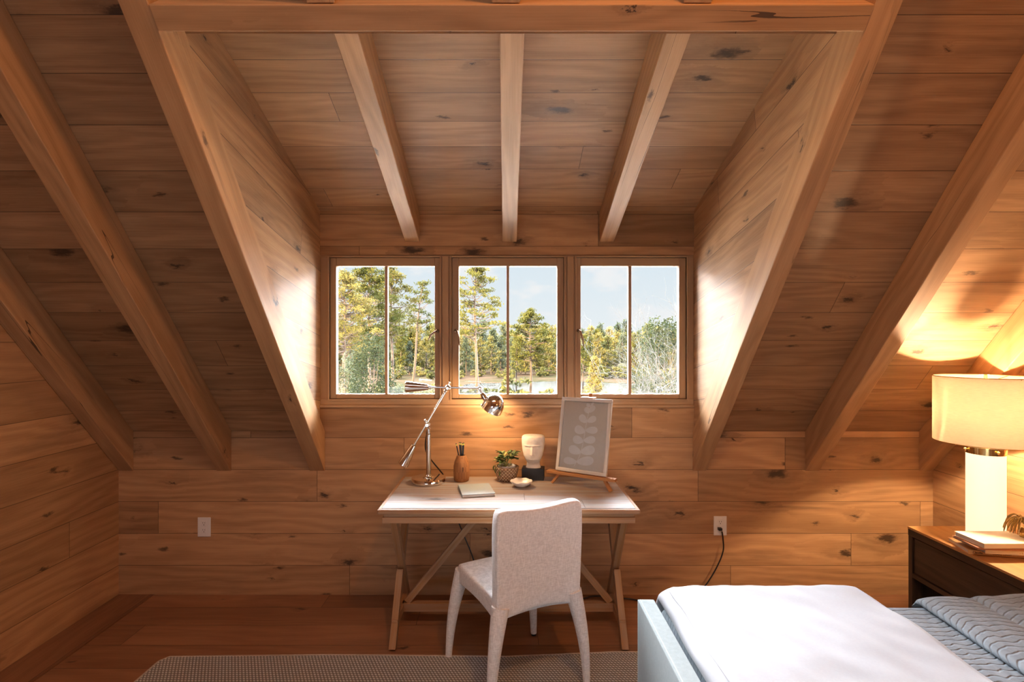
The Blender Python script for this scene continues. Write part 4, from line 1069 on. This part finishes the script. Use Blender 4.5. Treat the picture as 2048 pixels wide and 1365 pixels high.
def leafmat(name, a, b_, transl=.15):
    m, t, bs = new_mat(name)
    geo = t.new('ShaderNodeTexCoord').outputs['Object']; n1 = t.noise(geo, 1.1, 3); rn = t.new('ShaderNodeObjectInfo').outputs['Random']
    c = t.mix(t.rng(t.m('ADD', n1, t.m('MULTIPLY', t.m('SUBTRACT', rn, .5), .35)), .35, .65), a, b_)
    t.put(bs.inputs['Base Color'], c); bs.inputs['Roughness'].default_value = .8; bs.inputs['Specular IOR Level'].default_value = .02
    tl_ = t.new('ShaderNodeBsdfTranslucent'); t.put(tl_.inputs[0], c); mx_ = t.new('ShaderNodeMixShader'); mx_.inputs[0].default_value = transl
    out_ = [n for n in t.n if n.type == 'OUTPUT_MATERIAL'][0]
    t.l.new(bs.outputs[0], mx_.inputs[1]); t.l.new(tl_.outputs[0], mx_.inputs[2]); t.l.new(mx_.outputs[0], out_.inputs[0])
    return m
ML_pine = leafmat('pine_needles', (.022, .027, .007), (.058, .054, .014))
ML_gold = leafmat('golden_pine_needles', (.048, .044, .012), (.10, .080, .026))
ML_far = leafmat('far_canopy', (.036, .040, .015), (.085, .073, .026))
ML_holly = leafmat('holly_leaves', (.007, .011, .005), (.020, .026, .014), .15)
ML_grey = leafmat('grey_green_leaves', (.024, .033, .022), (.046, .054, .036))
M_bark = plain('pine_bark', (.06, .040, .028), rough=.95, noise_amt=.4, noise_scale=6)
M_greybark = plain('pale_bare_twigs', (.026, .027, .029), rough=.9, noise_amt=.25, noise_scale=8)
rg = random.Random(11)
def rdir():
    while True:
        p = Vector((rg.uniform(-1, 1), rg.uniform(-1, 1), rg.uniform(-1, 1)))
        if .05 < p.length < 1: return p.normalized()
def tuft(mb, c, r, rz_, n, sz, asp=.38):
    for _ in range(n):
        d = rdir(); q = rg.random() ** .5; p = Vector(c) + Vector((d.x * r * q, d.y * r * q, d.z * rz_ * q))
        a = rdir(); b_ = a.cross(rdir()).normalized(); s_ = sz * rg.uniform(.6, 1.3)
        mb.quad([p - a * s_, p + b_ * s_ * asp, p + a * s_, p - b_ * s_ * asp])
def pine(name, label, loc, h, crown0, spread, clumps, per, lsz, cr=(.55, .26), lean=(0, 0), mat=None, tr=.16, group=None, shape='flat', dens=1.0):
    root = thing(name, label, 'tree', loc, rg.uniform(0, 6.28) if lean == (0, 0) else 0, group)
    tk = MB(); fo = MB()
    def axis(s_): return Vector((lean[0] * s_ * h + .12 * math.sin(s_ * 7) * h * .06, lean[1] * s_ * h, s_ * h))
    tk.tube([axis(k / 10) for k in range(11)], [tr * (1 - .8 * k / 10) for k in range(11)], 7)
    for k in range(clumps):
        s_ = crown0 + (1 - crown0) * ((k + rg.random()) / clumps)
        rel = (s_ - crown0) / (1 - crown0)
        if shape == 'flat': rad = spread * (math.sin(PI * min(1, .22 + rel * .78)) ** .7) * rg.uniform(.25, 1.05)
        else: rad = spread * (1.08 - rel) * rg.uniform(.2, 1.05)
        a = rg.uniform(0, 2 * PI); p0 = axis(min(.99, s_ - .04)); p2 = axis(min(s_, .985)) + Vector((math.cos(a) * rad, math.sin(a) * rad, rg.uniform(-.02, .04) * h))
        p1 = (p0 + p2) / 2 + Vector((rg.uniform(-.1, .1), rg.uniform(-.1, .1), -.02 * h))
        tk.tube(smooth_path([p0, p1, p2], 3), [.05 * tr / .16, .04 * tr / .16, .034 * tr / .16, .03 * tr / .16, .025 * tr / .16, .02 * tr / .16, .012 * tr / .16], 4, caps=False)
        tuft(fo, p2, cr[0], cr[1], per, lsz)
        if rg.random() < .6 * dens: tuft(fo, p1.lerp(p2, .6) + Vector((rg.uniform(-.3, .3), rg.uniform(-.3, .3), .15)), cr[0] * .7, cr[1] * .8, per // 2, lsz)
    tk.build('trunk', M_bark, root); fo.build('foliage', mat or ML_pine, root)
    return root
def gpos(px, Y): return ((px - 1012) * Y / 1100, Y, GZ)
def topz(py, Y): return 1.6 + (682.5 - py) / 1100 * Y - GZ
pine('pine_tree', 'broad golden pine filling the left pane of the left window', gpos(688, 38), topz(548, 38), .48, 2.3, 100, 70, .10, mat=ML_gold, group='near pines')
pine('pine_tree', 'tall pine just left of the muntin in the left window', gpos(738, 42), topz(528, 42), .46, 2.5, 95, 70, .11, group='near pines')
pine('pine_tree', 'tall pine just right of the muntin in the left window', gpos(784, 46), topz(536, 46), .50, 2.2, 80, 60, .11, mat=ML_gold, group='near pines')
pine('pine_tree', 'thin leaning pine with a small crown at right of the left window', gpos(822, 56), topz(566, 56), .62, 1.7, 34, 46, .12, lean=(.10, 0), group='near pines')
pine('pine_tree', 'tall spreading pine in the left half of the middle window', gpos(952, 46), topz(530, 46), .50, 2.5, 78, 60, .11, cr=(.5, .2), lean=(-.005, 0), group='near pines')
pine('pine_tree', 'shorter rounded pine in the right half of the middle window', gpos(1061, 60), topz(624, 60), .42, 2.4, 90, 60, .13, lean=(.001, 0), shape='flat', group='near pines')
pine('pine_tree', 'slim young pine trunk beside the muntin of the middle window', gpos(1033, 60), topz(675, 60), .35, 1.2, 26, 40, .12, shape='cone', tr=.10, group='near pines')
pine('pine_tree', 'small yellow-green pine low in the right window', gpos(1190, 44), topz(716, 44), .12, .95, 60, 60, .09, shape='cone', mat=ML_gold, tr=.08, cr=(.3, .22), group='near pines')
pine('pine_tree', 'slim pine at the left edge of the right window', gpos(1166, 62), topz(668, 62), .30, 1.2, 34, 46, .12, shape='cone', group='near pines', tr=.11)
def bush(name, label, loc, rx, rz_, n, sz, mat, cat='bush', group=None, clumps=26):
    root = thing(name, label, cat, loc, 0, group); fo = MB(); st = MB()
    for k in range(clumps):
        d = rdir(); p = Vector((d.x * rx * .75, d.y * rx * .75, rz_ + d.z * rz_ * .8)); tuft(fo, p, rx * .38, rz_ * .24, n // clumps, sz, .5)
        if k % 3 == 0: st.tube([(0, 0, 0), Vector((p.x * .5, p.y * .5, p.z * .6)), p], [.03, .02, .008], 4)
    st.build('stems', M_bark, root); fo.build('foliage', mat, root); return root
bush('holly_bush', 'dense dark green holly low in the left window', gpos(742, 24), 1.15, topz(664, 24) / 2, 9000, .055, ML_holly, clumps=60)
bush('leafy_shrub', 'grey-green shrub at lower left edge of the left window', gpos(682, 26), .95, topz(688, 26) / 2, 5000, .06, ML_grey, clumps=40)
bush('evergreen_tree', 'dark evergreen behind the bare shrub in the right window', gpos(1326, 32), 1.9, topz(630, 32) / 2, 7000, .09, ML_holly, 'tree', clumps=50)
bush('leafy_shrub', 'glossy shrub at lower right of the middle window', gpos(1100, 22), .30, topz(772, 22) / 2, 900, .05, ML_grey)
bush('leafy_shrub', 'low shrub beside the holly in the left window', gpos(800, 30), .8, topz(768, 30) / 2, 2200, .06, ML_grey)
bush('leafy_shrub', 'low shrub under the right window muntin', gpos(1238, 24), .6, topz(776, 24) / 2, 1800, .05, ML_grey)
bush('leafy_shrub', 'low yellowish shrub under the slim pine in the right window', gpos(1172, 30), .5, topz(766, 30) / 2, 1500, .05, ML_gold)
bush('leafy_shrub', 'low shrub left of the lamp counterweight in the left window', gpos(850, 34), .8, topz(776, 34) / 2, 1800, .06, ML_far)
# bare pale shrub
root = thing('bare_shrub', 'leafless pale grey branching shrub in the right window', 'shrub', gpos(1322, 17))
mb = MB()
def br(p, d, L, r, lv):
    n = 3; P = [p]; q = p.copy(); dd = d.copy()
    for k in range(n):
        dd = (dd + rdir() * .30).normalized(); q = q + dd * L / n; P.append(q.copy())
    mb.tube(P, [r * (1 - .5 * k / n) for k in range(n + 1)], 4, caps=False)
    if lv == 0: return
    for k in range(4 if lv > 1 else 3):
        i = rg.randint(1, n); nd = (dd + rdir() * (.75 if lv < 4 else .5)); nd.z += .05; br(P[i], nd.normalized(), L * rg.uniform(.55, .8), r * .6, lv - 1)
for k in range(7):
    a = rg.uniform(0, 6.28); br(Vector((math.cos(a) * .3, math.sin(a) * .3, 0)), Vector((math.cos(a) * .16, math.sin(a) * .16, 1)).normalized(), 2.75, .020, 4)
mb.build('branches', M_greybark, root)
# far forest: four kinds, copied
protos = []
for k, (mt, sh, lab) in enumerate(((ML_far, 'flat', 0), (ML_pine, 'cone', 0), (ML_gold, 'flat', 0), (ML_grey, 'cone', 0))):
    o = pine('forest_tree', 'yellow-green tree in the forest beyond the water', (0, 120, GZ), 8.0 + k * .4, .10, 2.1, 40, 30, .22, cr=(.8, .5), mat=mt, shape=sh, tr=.13, group='forest trees beyond the water')
    protos.append(o)
first = [True] * 4; i = 0
for row, (Y, sp) in enumerate(((92, 1.75), (101, 1.8), (112, 1.9), (124, 2.0))):
    x = -Y * .40
    while x < Y * .46:
        k = rg.randint(0, 3); o = protos[k] if first[k] else copy_tree(protos[k]); first[k] = False
        s_ = rg.uniform(.66, .98) * (1 + .05 * row)
        if row == 0: s_ *= .85
        o.location = (x + rg.uniform(-.6, .6), Y + rg.uniform(-3, 3), GZ); o.scale = (s_ * 1.05, s_ * 1.05, s_); o.rotation_euler = (0, 0, rg.uniform(0, 6.28))
        px_ = 1012 + 1100 * o.location.x / Y
        kd_ = ('yellow-green flat-topped', 'green conical', 'golden flat-topped', 'grey-green conical')[k]
        wn_ = 'left' if px_ < 890 else 'middle' if px_ < 1140 else 'right'
        o['label'] = '%s tree in the %s forest row beyond the water, through the %s window' % (kd_, ('nearest', 'second', 'third', 'rearmost')[row], wn_)
        o['group'] = '%s trees of the %s forest row through the %s window' % (kd_, ('nearest', 'second', 'third', 'rearmost')[row], wn_)
        x += sp * rg.uniform(.8, 1.25); i += 1
sh = bush('shore_bush', 'low scrub bush on the marsh before the forest', (0, 84, GZ), 1.3, .9, 500, .16, ML_far, group='scrub bushes along the shore', clumps=14); fst = True
for k in range(60):
    o = sh if fst else copy_tree(sh); fst = False; Y = rg.uniform(80, 90)
    if k % 4 == 0: Y = rg.uniform(46, 52)
    o.location = (rg.uniform(-.34, .36) * Y, Y, GZ); s_ = rg.uniform(.5, 1.2); o.scale = (s_, s_, s_ * rg.uniform(.7, 1.2)); o.rotation_euler = (0, 0, rg.uniform(0, 6))
    px_ = 1012 + 1100 * o.location.x / Y; wn_ = 'left' if px_ < 890 else 'middle' if px_ < 1140 else 'right'
    nf_ = 'near side' if k % 4 == 0 else 'far side'
    o['label'] = 'low scrub bush on the %s of the water, through the %s window' % (nf_, wn_); o['group'] = 'scrub on the %s of the water through the %s window' % (nf_, wn_)
